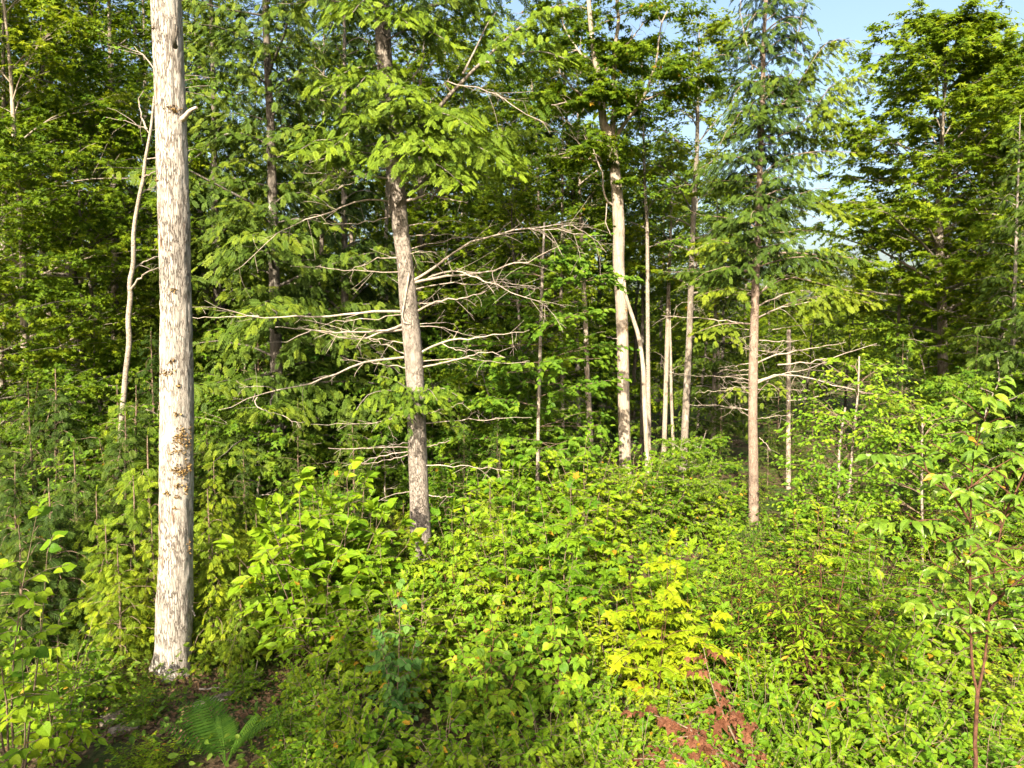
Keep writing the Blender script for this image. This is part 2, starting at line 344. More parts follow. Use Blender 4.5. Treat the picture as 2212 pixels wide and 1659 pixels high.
def grow_broadleaf(rng, tp, tr, z0, z1, R, nl, tm, ls, nsub=7, nsh=7, K=8, lift=.8, shoot=.5, bias=(-.2, -.7, 0), low=.18, az0=0., rlimb=.42, side=None):
    limbs, O, D, Ls = [], [], [], []
    for i in range(nl):
        f = (i + rng.random() * .6) / nl; z = z0 + (z1 - z0) * f; p0 = on_trunk(tp, z); az = az0 + i * 2.4 + rng.normal(0, .35)
        L = R * max(math.sin(pi * (low + (.93 - low) * f)), .15) ** .75 * rng.uniform(.75, 1.2)
        if side is not None: L *= 1 + side[1] * math.cos(az - side[0])
        el = lift * (.3 + 1.0 * f) + rng.normal(0, .1)
        P = limb_path(rng, p0, az, L, el); r = max(np.interp(z, tp[:, 2], tr) * rlimb, .012)
        g = Geo(); tube(g, P, np.linspace(r, .006, len(P)) ** 1.0, 6)
        for j in range(nsub):
            u = .07 + .91 * (j + rng.random()) / nsub; q = along(P, u)[0]; tg = along(P, min(u + .05, 1))[0] - along(P, max(u - .05, 0))[0]
            a2 = math.atan2(tg[1], tg[0]) + (1 if j % 2 else -1) * rng.uniform(.35, 1.15); l = L * (.52 - .3 * u) * rng.uniform(.7, 1.35) + .35
            Q = limb_path(rng, q, a2, l, rng.uniform(.0, .85) * min(lift * 1.4, 1), 5, .08); tube(g, Q, np.linspace(max(r * .4 * (1.1 - u), .007), .004, 5), 4)
            us = rng.uniform(.15, 1, nsh); us[0] = 1
            O.append(along(Q, us)); aa = a2 + rng.normal(0, .75, nsh)
            D.append(np.stack([np.cos(aa), np.sin(aa), rng.normal(.15, .42, nsh)], -1)); Ls.append(rng.uniform(.6, 1.2, nsh) * shoot)
        O.append(P[-1:]); D.append((P[-1] - P[-2])[None]); Ls.append(np.array([shoot]))
        limbs.append(g)
    O = np.concatenate(O); D = np.concatenate(D); Ls = np.concatenate(Ls)
    crown = Geo(); Pp, Dd, Nn, S, ti = leafy_shoots(rng, O, D, Ls, K, ls, bias=bias, droop=.4, jit=.42, out=.35, turning=.0)
    scatter(crown, tm, Pp, Dd, Nn, S, ti)
    return limbs, crown
def fronds_on(rng, P, L, acc, dens=1.0, fl=.3, u0=.08, hang=.38):
    """Two-ranked side twigs with flat sprays along one bough; appended to acc as rows."""
    n = max(int(L / .17 * dens), 4); tilt = rng.normal(0, .25)
    for j in range(n):
        u = u0 + (1 - u0) * (j + rng.random() * .7) / n; q = along(P, u)[0]; tg = along(P, min(u + .04, 1))[0] - along(P, max(u - .04, 0))[0]
        for s in (-1, 1):
            l = (L * (1 - u) * .5 + .14) * rng.uniform(.55, 1.15); l = min(l, 1.1); a = math.atan2(tg[1], tg[0]) + s * rng.uniform(.7, 1.15)
            m = max(int(l / .085), 1); t = (np.arange(m) + .3) / m
            h = np.array([math.cos(a), math.sin(a), .05 + s * tilt + rng.normal(0, .16)])
            base = q + h * (l * t)[:, None] - UP * (hang * l * t * t)[:, None]
            aa = a + np.where(np.arange(m) % 2 == 0, 1, -1) * rng.uniform(.3, 1.1, m); aa[-1] = a; base = base + rng.normal(0, .02, (m, 3))
            d = np.stack([np.cos(aa), np.sin(aa), -.3 - .75 * t + rng.normal(0, .38, m)], -1)
            ti = np.clip(.12 + .5 * u + .3 * t + rng.normal(0, .16, m), 0, .97)
            acc.append(np.concatenate([base, d, (fl * rng.uniform(.4, .95, m) * (1 - .25 * u))[:, None], ti[:, None]], 1))
    d = P[-1] - P[-2]; acc.append(np.concatenate([P[-1], nrm(d), [fl * .7], [.9]])[None])
def place_fronds(rng, acc, tm=FROND, bias=(-.1, -.4, 0), jit=.6):
    g = Geo(); A = np.concatenate(acc)
    N = UP + np.array(bias) + A[:, 3:6] * np.array([.4, .4, 0]) + rng.normal(0, jit, (len(A), 3)); scatter(g, tm, A[:, :3], A[:, 3:6], N, A[:, 6], A[:, 7])
    return g
def grow_hemlock(rng, tp, tr, z0, z1, Rb, nb, tm=FROND, dens=1.0, fl=.3, top=.35, el0=.25, keep=None, shape=.8, az0=0.):
    boughs, acc = [], []
    for i in range(nb):
        f = (i + rng.random() * .7) / nb; z = z0 + (z1 - z0) * f; az = az0 + i * 2.4 + rng.normal(0, .4)
        if keep and not keep(az, z): continue
        p0 = on_trunk(tp, z); L = (Rb * (1 - f) ** shape + top) * rng.uniform(.5, 1.3); el = el0 + .5 * f + rng.normal(0, .2)
        P = limb_path(rng, p0, az, L, el, 8, .08, flat=1.0 + rng.uniform(-.35, .45)); r = min(max(.012 * L, .008), .035)
        g = Geo(); tube(g, P, np.linspace(r, .004, 8), 5); boughs.append(g)
        fronds_on(rng, P, L, acc, dens, fl)
    # leader
    P = np.stack([on_trunk(tp, z1), on_trunk(tp, tp[-1, 2])]) if z1 < tp[-1, 2] - .05 else None
    if P is not None: fronds_on(rng, resample(P, 4), P[1, 2] - P[0, 2], acc, 1.5, fl * .7)
    return boughs, place_fronds(rng, acc, tm)
def grow_shrub(rng, H, W, nst, nsh, K, ls, u0=.3, shoot=.3, droop=.25, bias=(0, -.5, 0), lean=.0, jit=.36, upright=1.0, spread=.95):
    stems, O, D, Ls = [], [], [], []
    for i in range(nst):
        a = i * 2.4 + rng.normal(0, .3); rr = W * math.sqrt((i + .3) / nst) * rng.uniform(.8, 1.1); hh = H * (1 - .5 * (rr / (W * 1.1)) ** 2) * rng.uniform(.85, 1.05)
        if i == 0: hh = H; rr *= .4
        tip = np.array([rr * math.cos(a), rr * math.sin(a), hh]); t = np.linspace(0, 1, 6)[:, None]
        P = tip * np.array([1, 1, 0]) * t ** (1.3 * upright) + UP * hh * t + np.cumsum(rng.normal(0, .015 * H, (6, 3)), 0) * t
        g = Geo(); tube(g, P, np.linspace(.005 + .003 * H, .002, 6), 5)
        u = u0 + (1 - u0) * (np.arange(nsh) + rng.random(nsh)) / nsh; u[-1] = 1; q = along(P, u)
        aa = a + np.arange(nsh) * 2.4 + rng.normal(0, .5, nsh)
        d = np.stack([np.cos(aa), np.sin(aa), rng.uniform(.0, .45, nsh)], -1); d[-1] = nrm(np.array([math.cos(a) * .4, math.sin(a) * .4, 1]))
        l = shoot * rng.uniform(.6, 1.25, nsh) * (1.25 - .55 * u)
        for k in range(nsh):
            tube(g, [q[k], q[k] + d[k] * l[k] * .5, q[k] + d[k] * l[k] - UP * .2 * l[k]], [.004, .003, .002], 3)
        stems.append(g); O.append(q); D.append(d); Ls.append(l)
    return stems, leafy_shoots(rng, np.concatenate(O), np.concatenate(D), np.concatenate(Ls), K, ls, droop=droop, bias=bias, jit=jit, spread=spread)
def put_foliage(root, name, tm, L, mat, kind='stuff'):
    g = Geo(); scatter(g, tm, *L); return part(name, g.mesh(name, mat, False), root, kind)
LEAFMESH = {}
def put_leaves(root, key, tm, L, mat, limit=None):
    """Each leaf as an object of its own; alike leaves share a mesh."""
    if key not in LEAFMESH:
        LEAFMESH[key] = []
        for i, ti in enumerate((.1, .3, .45, .6, .75, .95, 1.0)):
            V = tm[0].copy(); r = RNG(i + 5); V[:, 2] += .05 * r.normal(0, 1) * V[:, 0] + .12 * r.normal(0, 1) * V[:, 1] ** 2 + .02 * r.normal(0, 1, len(V)); V[:, 0] *= r.uniform(.85, 1.12)
            g = Geo(); g.add(V, tm[1], 0, ti); LEAFMESH[key].append(g.mesh('leaf', mat, False))
    P, D, N, S, T = L; y = nrm(D); x = nrm(np.cross(y, N)); z = np.cross(x, y)
    for i in range(len(P)):
        o = bpy.data.objects.new('leaf', LEAFMESH[key][6 if T[i] > .985 else min(int(T[i] * 6), 5)]); col.objects.link(o); o.parent = root
        s = S[i]; M = np.eye(4); M[:3, 0] = x[i] * s; M[:3, 1] = y[i] * s; M[:3, 2] = z[i] * s; M[:3, 3] = P[i]
        o.matrix_local = Matrix(M.tolist())
def cut(L, n):
    return tuple(a[:n] for a in L), tuple(a[n:] for a in L)

# ------------------------------------------------------------------ trunks from the photograph
def trunk_from_pixels(rows, Y, top=None, base_z=None, lean=0.0, flare=1.0):
    """rows: (px, py, width px) from base to top. Returns the ground point, local path and radii."""
    P = np.array([at(a, b, Y + lean * i) for i, (a, b, c) in enumerate(rows)]); R = np.array([c / 2 / FPX * Y for a, b, c in rows])
    bz = gz(P[0, 0], P[0, 1]) - .06 if base_z is None else base_z
    if P[0, 2] > bz + .05:
        d = (P[1] - P[0]) / (P[1, 2] - P[0, 2]); P = np.vstack([P[0] + d * (bz - P[0, 2]), P]); R = np.concatenate([[R[0] * 1.12 * flare], R])
    base = np.array([P[0, 0], P[0, 1], bz]); P = P - base; P[0, 2] = min(P[0, 2], 0)
    if top and top > P[-1, 2]:
        d = (P[-1] - P[-2]) / (P[-1, 2] - P[-2, 2]); n = 4
        ex = [P[-1] + d * (top - P[-1, 2]) * (k + 1) / n * np.array([.6, .6, 1]) for k in range(n)]
        P = np.vstack([P, ex]); R = np.concatenate([R, R[-1] * np.linspace(.85, .15, n)])
    return base, P, R
def trunk_mesh(tp, tr, mat, name='trunk', n=10, k=40, relief=0., seed=0, flare=0.):
    Q = resample(np.column_stack([tp, tr]), k); P = Q[:, :3]; R = np.abs(Q[:, 3]) + .002
    if flare: R = R * (1 + flare * np.exp(-np.maximum(P[:, 2], 0) / .22))
    V, F, T = tube_arrays(P, R, n)
    if flare:
        C = np.repeat(P, n, 0); d = V - C; th = np.arctan2(d[:, 1], d[:, 0]); V = C + d * (1 + flare * 1.6 * np.exp(-np.maximum(C[:, 2], 0) / .2) * np.maximum(np.sin(th * 2.5 + seed) * .6 + np.sin(th * 4 + seed * 2) * .5, -.2))[:, None]
    if relief:
        C = np.repeat(P, n, 0); d = V - C; u = nrm(d); rr = np.linalg.norm(d, axis=1)
        s = np.stack([u[:, 0] * rr.mean() * 30, u[:, 1] * rr.mean() * 30, V[:, 2] * 5.0], 1)
        a = vnoise(s, seed); b = vnoise(s * np.array([2.3, 2.3, 3.0]), seed + 3); c = vnoise(np.stack([u[:, 0] * 1.3, u[:, 1] * 1.3, V[:, 2] * 1.2], 1), seed + 5)
        ridge = 1 - np.abs(2 * a - 1); V = V + u * (relief * (1.4 * (ridge - .6) + .7 * (b - .5)) + relief * 1.8 * (c - .5))[:, None]
    g = Geo(); g.add(V, F)
    return g.mesh(name, mat, True)
def add_parts(root, name, geos, mat, smooth=True):
    return [part(name, g.mesh(name, mat, smooth), root) for g in geos]
def dead_branch(rng, pts, r0, r1=.004, twigs=10, tl=.5, n=6, sub=True, k=14, curl=.2):
    """A bare branch through given points with crooked side twigs."""
    P = resample(pts, k); L = np.linalg.norm(np.diff(P, axis=0), axis=1).sum(); P = P + (np.cumsum(rng.normal(0, .006 * L / k * 6, P.shape), 0) * .6 + rng.normal(0, .007 + .004 * L, P.shape)) * np.minimum(np.linspace(0, 3, k), 1)[:, None]
    g = Geo(); tube(g, P, np.linspace(r0, r1, k), n)
    for j in range(twigs):
        u = rng.uniform(.22, .98); q = along(P, u)[0]; tg = nrm(along(P, min(u + .05, 1))[0] - along(P, u - .05)[0])
        d = nrm(tg * rng.uniform(.4, 1.1) + rng.normal(0, .6, 3) + np.array([0, 0, .1])); l = tl * rng.uniform(.35, 1.2) * (1.15 - .5 * u)
        t = np.linspace(0, 1, 5)[:, None]; bend = rng.normal(0, curl, 3) - UP * .12
        Q = q + d * l * t + bend * l * t * t; rq = max((r0 + (r1 - r0) * u) * .4, .003); tube(g, Q, np.linspace(rq, .0018, 5), 4)
        if sub:
            for _ in range(rng.integers(0, 3)):
                v = rng.uniform(.3, .9); q2 = along(Q, v)[0]; d2 = nrm(d + rng.normal(0, .7, 3)); l2 = l * rng.uniform(.25, .55)
                tube(g, [q2, q2 + d2 * l2 * .5, q2 + d2 * l2 - UP * .08 * l2], [rq * .5, .0022, .0015], 3)
    return g
def px_branch(base, pts, Y0, dY, **kw):
    n = len(pts); W = np.array([at(a, b, Y0 + dY * i / (n - 1)) for i, (a, b) in enumerate(pts)]) - base
    return W

# ------------------------------------------------------------------ the setting
def build_ground():
    n = 170; u = np.linspace(-1, 1, n); x = np.sign(u) * np.abs(u) ** 2.6 * 700
    X, Y = np.meshgrid(x, x + 12, indexing='ij'); g = Geo()
    V = np.stack([X, Y, gz(X, Y) * np.exp(-(X ** 2 + (Y - 12) ** 2) / 90 ** 2)], -1).reshape(-1, 3)
    i = np.arange(n - 1)[:, None] * n + np.arange(n - 1)[None]
    g.add(V, np.stack([i, i + n, i + n + 1, i + 1], -1).reshape(-1, 4))
    o = part('ground', g.mesh('ground', ground_mat()), None, 'structure'); o['label'] = 'leaf littered forest floor under the shrubs'
build_ground()

# ------------------------------------------------------------------ the five trees that stand out
LAND = {}                                                    # landmark name -> (x, y)
GREEN = MT['hemlock']
def tree_white():
    rows = [(372, 1500, 72), (375, 1400, 71), (378, 1300, 74), (380, 1200, 66), (381, 1050, 66), (382, 900, 64), (381, 750, 61), (379, 600, 60), (374, 420, 61), (369, 250, 58), (363, 100, 57), (359, 0, 56), (355, -120, 55)]
    base, tp, tr = trunk_from_pixels(rows, 8.6, top=18.5); rng = RNG(11)
    r = empty('tall_tree', base, 'tall straight tree with whitish scaly bark and ochre lichen tufts, above the fern', 'tree'); LAND['white-barked trunk'] = base
    part('trunk', trunk_mesh(tp, tr, MT['whitebark'], n=64, k=480, relief=.012, seed=4, flare=.24), r)
    W = lambda a, b, Y: at(a, b, Y) - base
    g = Geo(); P = resample([W(378, 100, 8.42), W(377, 92, 8.3), W(376, 78, 8.27), W(377, 52, 8.28)], 9); tube(g, P, np.linspace(.034, .012, 9), 8)
    P2 = resample([W(377, 88, 8.29), W(381, 74, 8.27), W(382, 58, 8.28)], 5); tube(g, P2, np.linspace(.018, .009, 5), 6)
    part('branch_stub', g.mesh('branch_stub', MT['darkbark']), r, label='dark curved broken branch stub')
    g = Geo(); P = resample([W(394, 258, 8.5), W(402, 250, 8.44), W(410, 240, 8.4), W(425, 232, 8.36)], 8); tube(g, P, np.linspace(.036, .017, 8), 9)
    part('branch_stub', g.mesh('branch_stub', MT['dead']), r, label='bare pale broken branch stub')
    limbs, crown = grow_broadleaf(rng, tp, tr, 11.5, 17.6, 2.8, 12, SMALLM, .12, nsub=6, nsh=6, K=8, lift=.7)
    add_parts(r, 'limb', limbs, MT['midbark']); part('crown', crown.mesh('crown', MT['maple'], False), r, 'stuff')
    # lichen tufts sitting on the bark
    def tuft(px, py, wd, ht, n):
        q = RNG(int(px * 7 + py)); c = W(px, py, 8.6); ax = on_trunk(tp, c[2]); R = np.interp(c[2], tp[:, 2], tr) + .004
        g = Geo(); P, D, N = [], [], []
        for _ in range(n):
            X = c[0] + q.normal(0, wd / 2.4); Z = c[2] + q.normal(0, ht / 2.4); dx = np.clip((X - ax[0]) / R, -.97, .97); s = math.asin(dx)
            nn = np.array([math.sin(s), -math.cos(s), 0]); P.append(np.array([ax[0], ax[1], Z]) + nn * R); N.append(nrm(np.array([0, 0, 1.0]) + q.normal(0, .5, 3))); D.append(nrm(nn + q.normal(0, .45, 3)))
        scatter(g, ROUND, np.array(P), np.array(D), np.array(N), q.uniform(.016, .034, n), q.random(n))
        part('lichen_tuft', g.mesh('lichen_tuft', MT['lichen'], False), r, 'stuff')
    for a in [(377, 804, .10, .05, 60), (404, 936, .10, .12, 90), (396, 950, .06, .09, 40), (411, 955, .04, .12, 40), (399, 1011, .12, .10, 100), (411, 1005, .03, .09, 30), (398, 1042, .04, .04, 26), (379, 1058, .04, .03, 18), (395, 1066, .04, .03, 18), (409, 1055, .02, .08, 22), (392, 1090, .03, .03, 12), (396, 892, .05, .03, 16),
              (386, 244, .10, .06, 55), (389, 627, .05, .03, 16), (386, 780, .05, .03, 14), (396, 830, .05, .03, 12), (412, 1180, .02, .12, 22), (352, 395, .03, .03, 10), (345, 72, .04, .04, 12), (395, 970, .08, .05, 26)]: tuft(*a)
    for k, (px, py, l) in enumerate([(344, 1290, .16), (340, 1322, .14), (349, 1100, .1), (414, 1310, .12), (350, 870, .09)]):
        s = -1 if px < 380 else 1; g = Geo(); c = W(px, py, 8.52); q = RNG(k); t = np.linspace(0, 1, 6); V = []
        for i, u in enumerate(t):
            off = s * .045 * u ** 1.5; wd = .03 * (1 - .5 * u)
            for e in (-1, 0, 1): V.append(c + np.array([off + .006 * q.normal(), e * wd, -l * u]))
            for e in (-1, 0, 1): V.append(c + np.array([off - s * .007, e * wd * .95, -l * u]))
        F = []
        for i in range(5):
            for j in range(2): F += [(i * 6 + j, i * 6 + j + 1, i * 6 + 7 + j, i * 6 + 6 + j), (i * 6 + 3 + j, i * 6 + 9 + j, i * 6 + 10 + j, i * 6 + 4 + j)]
        F.append((30, 31, 34, 33)); F.append((31, 32, 35, 34))
        g.add(V, F); part('bark_flap', g.mesh('bark_flap', MT['whitebark'], False), r)
tree_white()

def tree_bare_hemlock():
    Y = 12.0
    rows = [(911, 1215, 47), (906, 1086, 42), (901, 953, 40), (898, 853, 38), (892, 753, 38), (882, 653, 37), (875, 570, 34), (866, 500, 34), (859, 433, 35), (853, 367, 34), (844, 283, 31), (831, 133, 30), (827, 67, 31), (822, -60, 29), (815, -200, 26)]
    base, tp, tr = trunk_from_pixels(rows, Y, top=18.5); rng = RNG(21)
    r = empty('hemlock_tree', base, 'leaning grey hemlock with many long bare pale branches along its trunk', 'tree'); LAND['bare-branched hemlock'] = base
    part('trunk', trunk_mesh(tp, tr, MT['greybark'], n=48, k=420, relief=.007, seed=9, flare=.2), r)
    def B(pts, dY, r0, tw, tl=.5, Y0=Y, r1=.004):
        P = px_branch(base, pts, Y0, dY); g = dead_branch(rng, P, r0 * .8, r1 * .8, int(tw * .8), tl * 1.1); part('dead_branch', g.mesh('dead_branch', MT['dead']), r)
    B([(868, 673), (790, 672), (700, 682), (600, 686), (520, 681), (470, 666), (440, 652)], -1.2, .034, 9, .4)
    B([(560, 683), (490, 685), (415, 686), (380, 690)], .3, .012, 4, .3, Y - .9)
    B([(868, 702), (835, 715), (790, 719), (740, 722), (680, 715), (650, 725), (590, 745)], -1.6, .034, 14, .35)
    B([(872, 712), (845, 716), (800, 728), (770, 735), (730, 728), (690, 716), (590, 706)], -1.0, .028, 10, .4)
    B([(872, 772), (800, 782), (740, 805), (680, 828), (600, 845), (548, 860), (470, 886)], -1.5, .03, 8, .45)
    B([(556, 858), (550, 872), (570, 886), (605, 895), (645, 918)], -.3, .012, 7, .22, Y - 1.3)
    B([(600, 845), (570, 834), (515, 836)], -.4, .010, 3, .3, Y - 1.2)
    B([(880, 967), (850, 965), (800, 967), (710, 967)], -.6, .018, 4, .35)
    B([(880, 976), (820, 985), (785, 998), (740, 1008)], -.9, .017, 6, .3)
    B([(886, 1062), (845, 1070), (800, 1090)], -.4, .010, 4, .3)
    B([(893, 606), (940, 577), (1000, 537), (1060, 508), (1130, 497), (1200, 494), (1262, 512)], -.8, .032, 22, .75)
    B([(1120, 497), (1190, 490), (1250, 492), (1310, 545)], .2, .010, 14, .6, Y - .5)
    B([(897, 610), (960, 597), (1040, 590), (1110, 570), (1160, 556), (1205, 532)], -1.4, .032, 14, .6)
    B([(925, 600), (980, 585), (1040, 604), (1100, 628), (1180, 660)], -1.9, .022, 24, .65)
    B([(897, 625), (960, 612), (1030, 615), (1090, 608), (1170, 625)], .6, .016, 16, .6)
    B([(903, 671), (950, 650), (1010, 643), (1055, 628)], -.9, .026, 12, .4)
    B([(905, 700), (950, 697), (985, 700)], .4, .010, 4, .3)
    B([(907, 705), (960, 706), (1000, 722), (1035, 725)], .5, .013, 10, .35)
    B([(912, 760), (950, 742), (1020, 728), (1075, 720), (1146, 709)], -1.0, .026, 8, .4)
    B([(913, 793), (960, 783), (1010, 768), (1045, 757), (1095, 769)], -1.4, .024, 10, .4)
    B([(955, 742), (990, 756), (1040, 757)], -.2, .010, 4, .3, Y - .4)
    B([(918, 895), (960, 885), (985, 875), (1000, 866)], -.8, .018, 4, .25)
    B([(920, 966), (945, 960), (975, 950)], -.6, .014, 3, .2)
    B([(925, 1069), (950, 1073), (975, 1072)], -.4, .014, 3, .2)
    B([(850, 387), (800, 380), (740, 382), (690, 374), (640, 372)], -1.0, .024, 14, .45)
    B([(846, 362), (800, 370), (760, 395), (700, 412)], -1.4, .018, 12, .4)
    B([(845, 437), (800, 430), (740, 445), (690, 465), (600, 505), (510, 590)], -1.3, .022, 16, .5)
    B([(858, 465), (800, 478), (760, 485), (700, 484)], .6, .014, 8, .4)
    B([(872, 560), (820, 557), (740, 592)], .8, .022, 6, .4)
    B([(878, 434), (905, 425), (935, 412), (963, 400)], -.8, .034, 4, .4)
    B([(930, 415), (960, 428), (1010, 437)], -.3, .016, 5, .3, Y - .6)
    B([(885, 487), (930, 480), (985, 474)], -.5, .014, 6, .35)
    B([(975, 200), (960, 175), (1000, 185), (1075, 205), (1120, 240), (1180, 265)], -.6, .014, 14, .5, Y - 1)
    B([(890, 170), (910, 140), (925, 105)], .4, .018, 5, .4)
    B([(880, 140), (895, 115), (910, 95), (922, 100)], .2, .014, 5, .4)
    B([(780, 208), (740, 180), (690, 160)], -.6, .014, 5, .5)
    for i in range(20):
        z = rng.uniform(1.7, 7.6); az = (0 if i % 2 else pi) + rng.normal(-.3 if i % 2 else .3, .5); L = rng.uniform(.5, 2.1)
        g = dead_branch(rng, limb_path(rng, on_trunk(tp, z), az, L, rng.normal(.02, .16), 7, .07, .6), .011, .003, 6, .4); part('dead_branch', g.mesh('dead_branch', MT['dead']), r)
    # the flaring old limb that runs down the trunk
    g = Geo(); P = resample([at(869, 420, 11.83) - base, at(858, 440, 11.8) - base, at(843, 420, 11.86) - base, at(840, 470, 11.84) - base], 10); tube(g, P, np.linspace(.03, .012, 10), 7); part('limb', g.mesh('limb', MT['greybark']), r)
    g = Geo(); P = resample([at(884, 590, 11.84) - base, at(876, 640, 11.83) - base, at(869, 690, 11.84) - base, at(885, 700, 11.82) - base], 10); tube(g, P, np.linspace(.02, .012, 10), 7); part('limb', g.mesh('limb', MT['dead']), r)
    # living boughs
    acc = []
    def Lb(pts, dY, r0, dens=1.0, fl=.3, u0=.25, Y0=Y):
        P = resample(px_branch(base, pts, Y0, dY), 9); L = np.linalg.norm(np.diff(P, axis=0), axis=1).sum(); g = Geo(); tube(g, P, np.linspace(r0, .005, 9), 6)
        part('bough', g.mesh('bough', MT['greybark']), r); fronds_on(rng, P, L, acc, dens, fl, u0)
    Lb([(852, 345), (900, 290), (976, 200), (1040, 135), (1110, 70), (1180, 20), (1250, 0)], -1.2, .05, 1.2, .32, .62)
    Lb([(1040, 135), (1090, 130), (1160, 110), (1230, 130)], -1.0, .02, 1.2, .3, .1, Y - .7)
    Lb([(1000, 160), (1030, 100), (1060, 40), (1090, 10)], .6, .02, 1.1, .3, .2, Y - .6)
    Lb([(848, 300), (900, 258), (960, 245), (1020, 275)], -2.0, .02, 1.4)
    Lb([(855, 350), (950, 300), (1040, 320), (1120, 375)], -1.5, .025, 1.4)
    Lb([(847, 310), (800, 262), (765, 245)], -1.6, .02, 1.3)
    Lb([(862, 385), (960, 352), (1060, 385)], -1.0, .02, 1.4)
    Lb([(860, 375), (930, 350), (1000, 400)], -2.2, .02, 1.3)
    Lb([(842, 280), (880, 235), (870, 210)], -2.0, .02, 1.4)
    Lb([(846, 290), (930, 250), (1010, 230)], -.5, .02, 1.3)
    Lb([(850, 330), (900, 300), (930, 320)], -2.6, .02, 1.3)
    Lb([(880, 420), (1000, 330), (1100, 290), (1190, 310)], .8, .02, 1.3)
    Lb([(836, 200), (790, 240), (740, 300), (700, 330)], -1.4, .02, 1.2)
    Lb([(832, 140), (760, 150), (690, 190)], -1.2, .02, 1.2)
    Lb([(908, 875), (860, 845), (800, 850), (770, 885)], -.9, .014, 1.6, .22, .1)
    Lb([(908, 865), (860, 825), (810, 810)], -.6, .012, 1.6, .22, .1)
    Lb([(912, 862), (950, 838), (988, 855)], -.6, .012, 1.6, .22, .1)
    Lb([(905, 885), (870, 880), (840, 905)], -1.2, .012, 1.6, .22, .1)
    Lb([(915, 868), (925, 840), (945, 865)], -1.2, .012, 1.6, .22, .1)
    Lb([(826, 60), (850, 30), (880, 50)], -1.8, .02, 1.3); Lb([(824, 20), (790, 0), (760, 30)], -1.8, .02, 1.3); Lb([(838, 235), (860, 190), (890, 200)], -1.8, .02, 1.3); Lb([(834, 180), (800, 160), (770, 190)], -1.6, .02, 1.3)
    Lb([(850, 330), (780, 330), (700, 300), (640, 330)], -1.6, .02, 1.3); Lb([(846, 300), (760, 330), (690, 400)], -.6, .02, 1.3); Lb([(828, 90), (900, 60), (970, 90)], -1.2, .02, 1.2)
    P, bf = grow_hemlock(rng, tp, tr, 9.6, 17.8, 2.5, 32, FRONDF, fl=.32, dens=.9)
    add_parts(r, 'bough', P, MT['greybark'])
    g = place_fronds(rng, acc, FRONDF); g2 = bf
    part('crown', g.mesh('crown', MT['sapling'], False), r, 'stuff'); part('crown', g2.mesh('crown', MT['hemlock'], False), r, 'stuff')
tree_bare_hemlock()

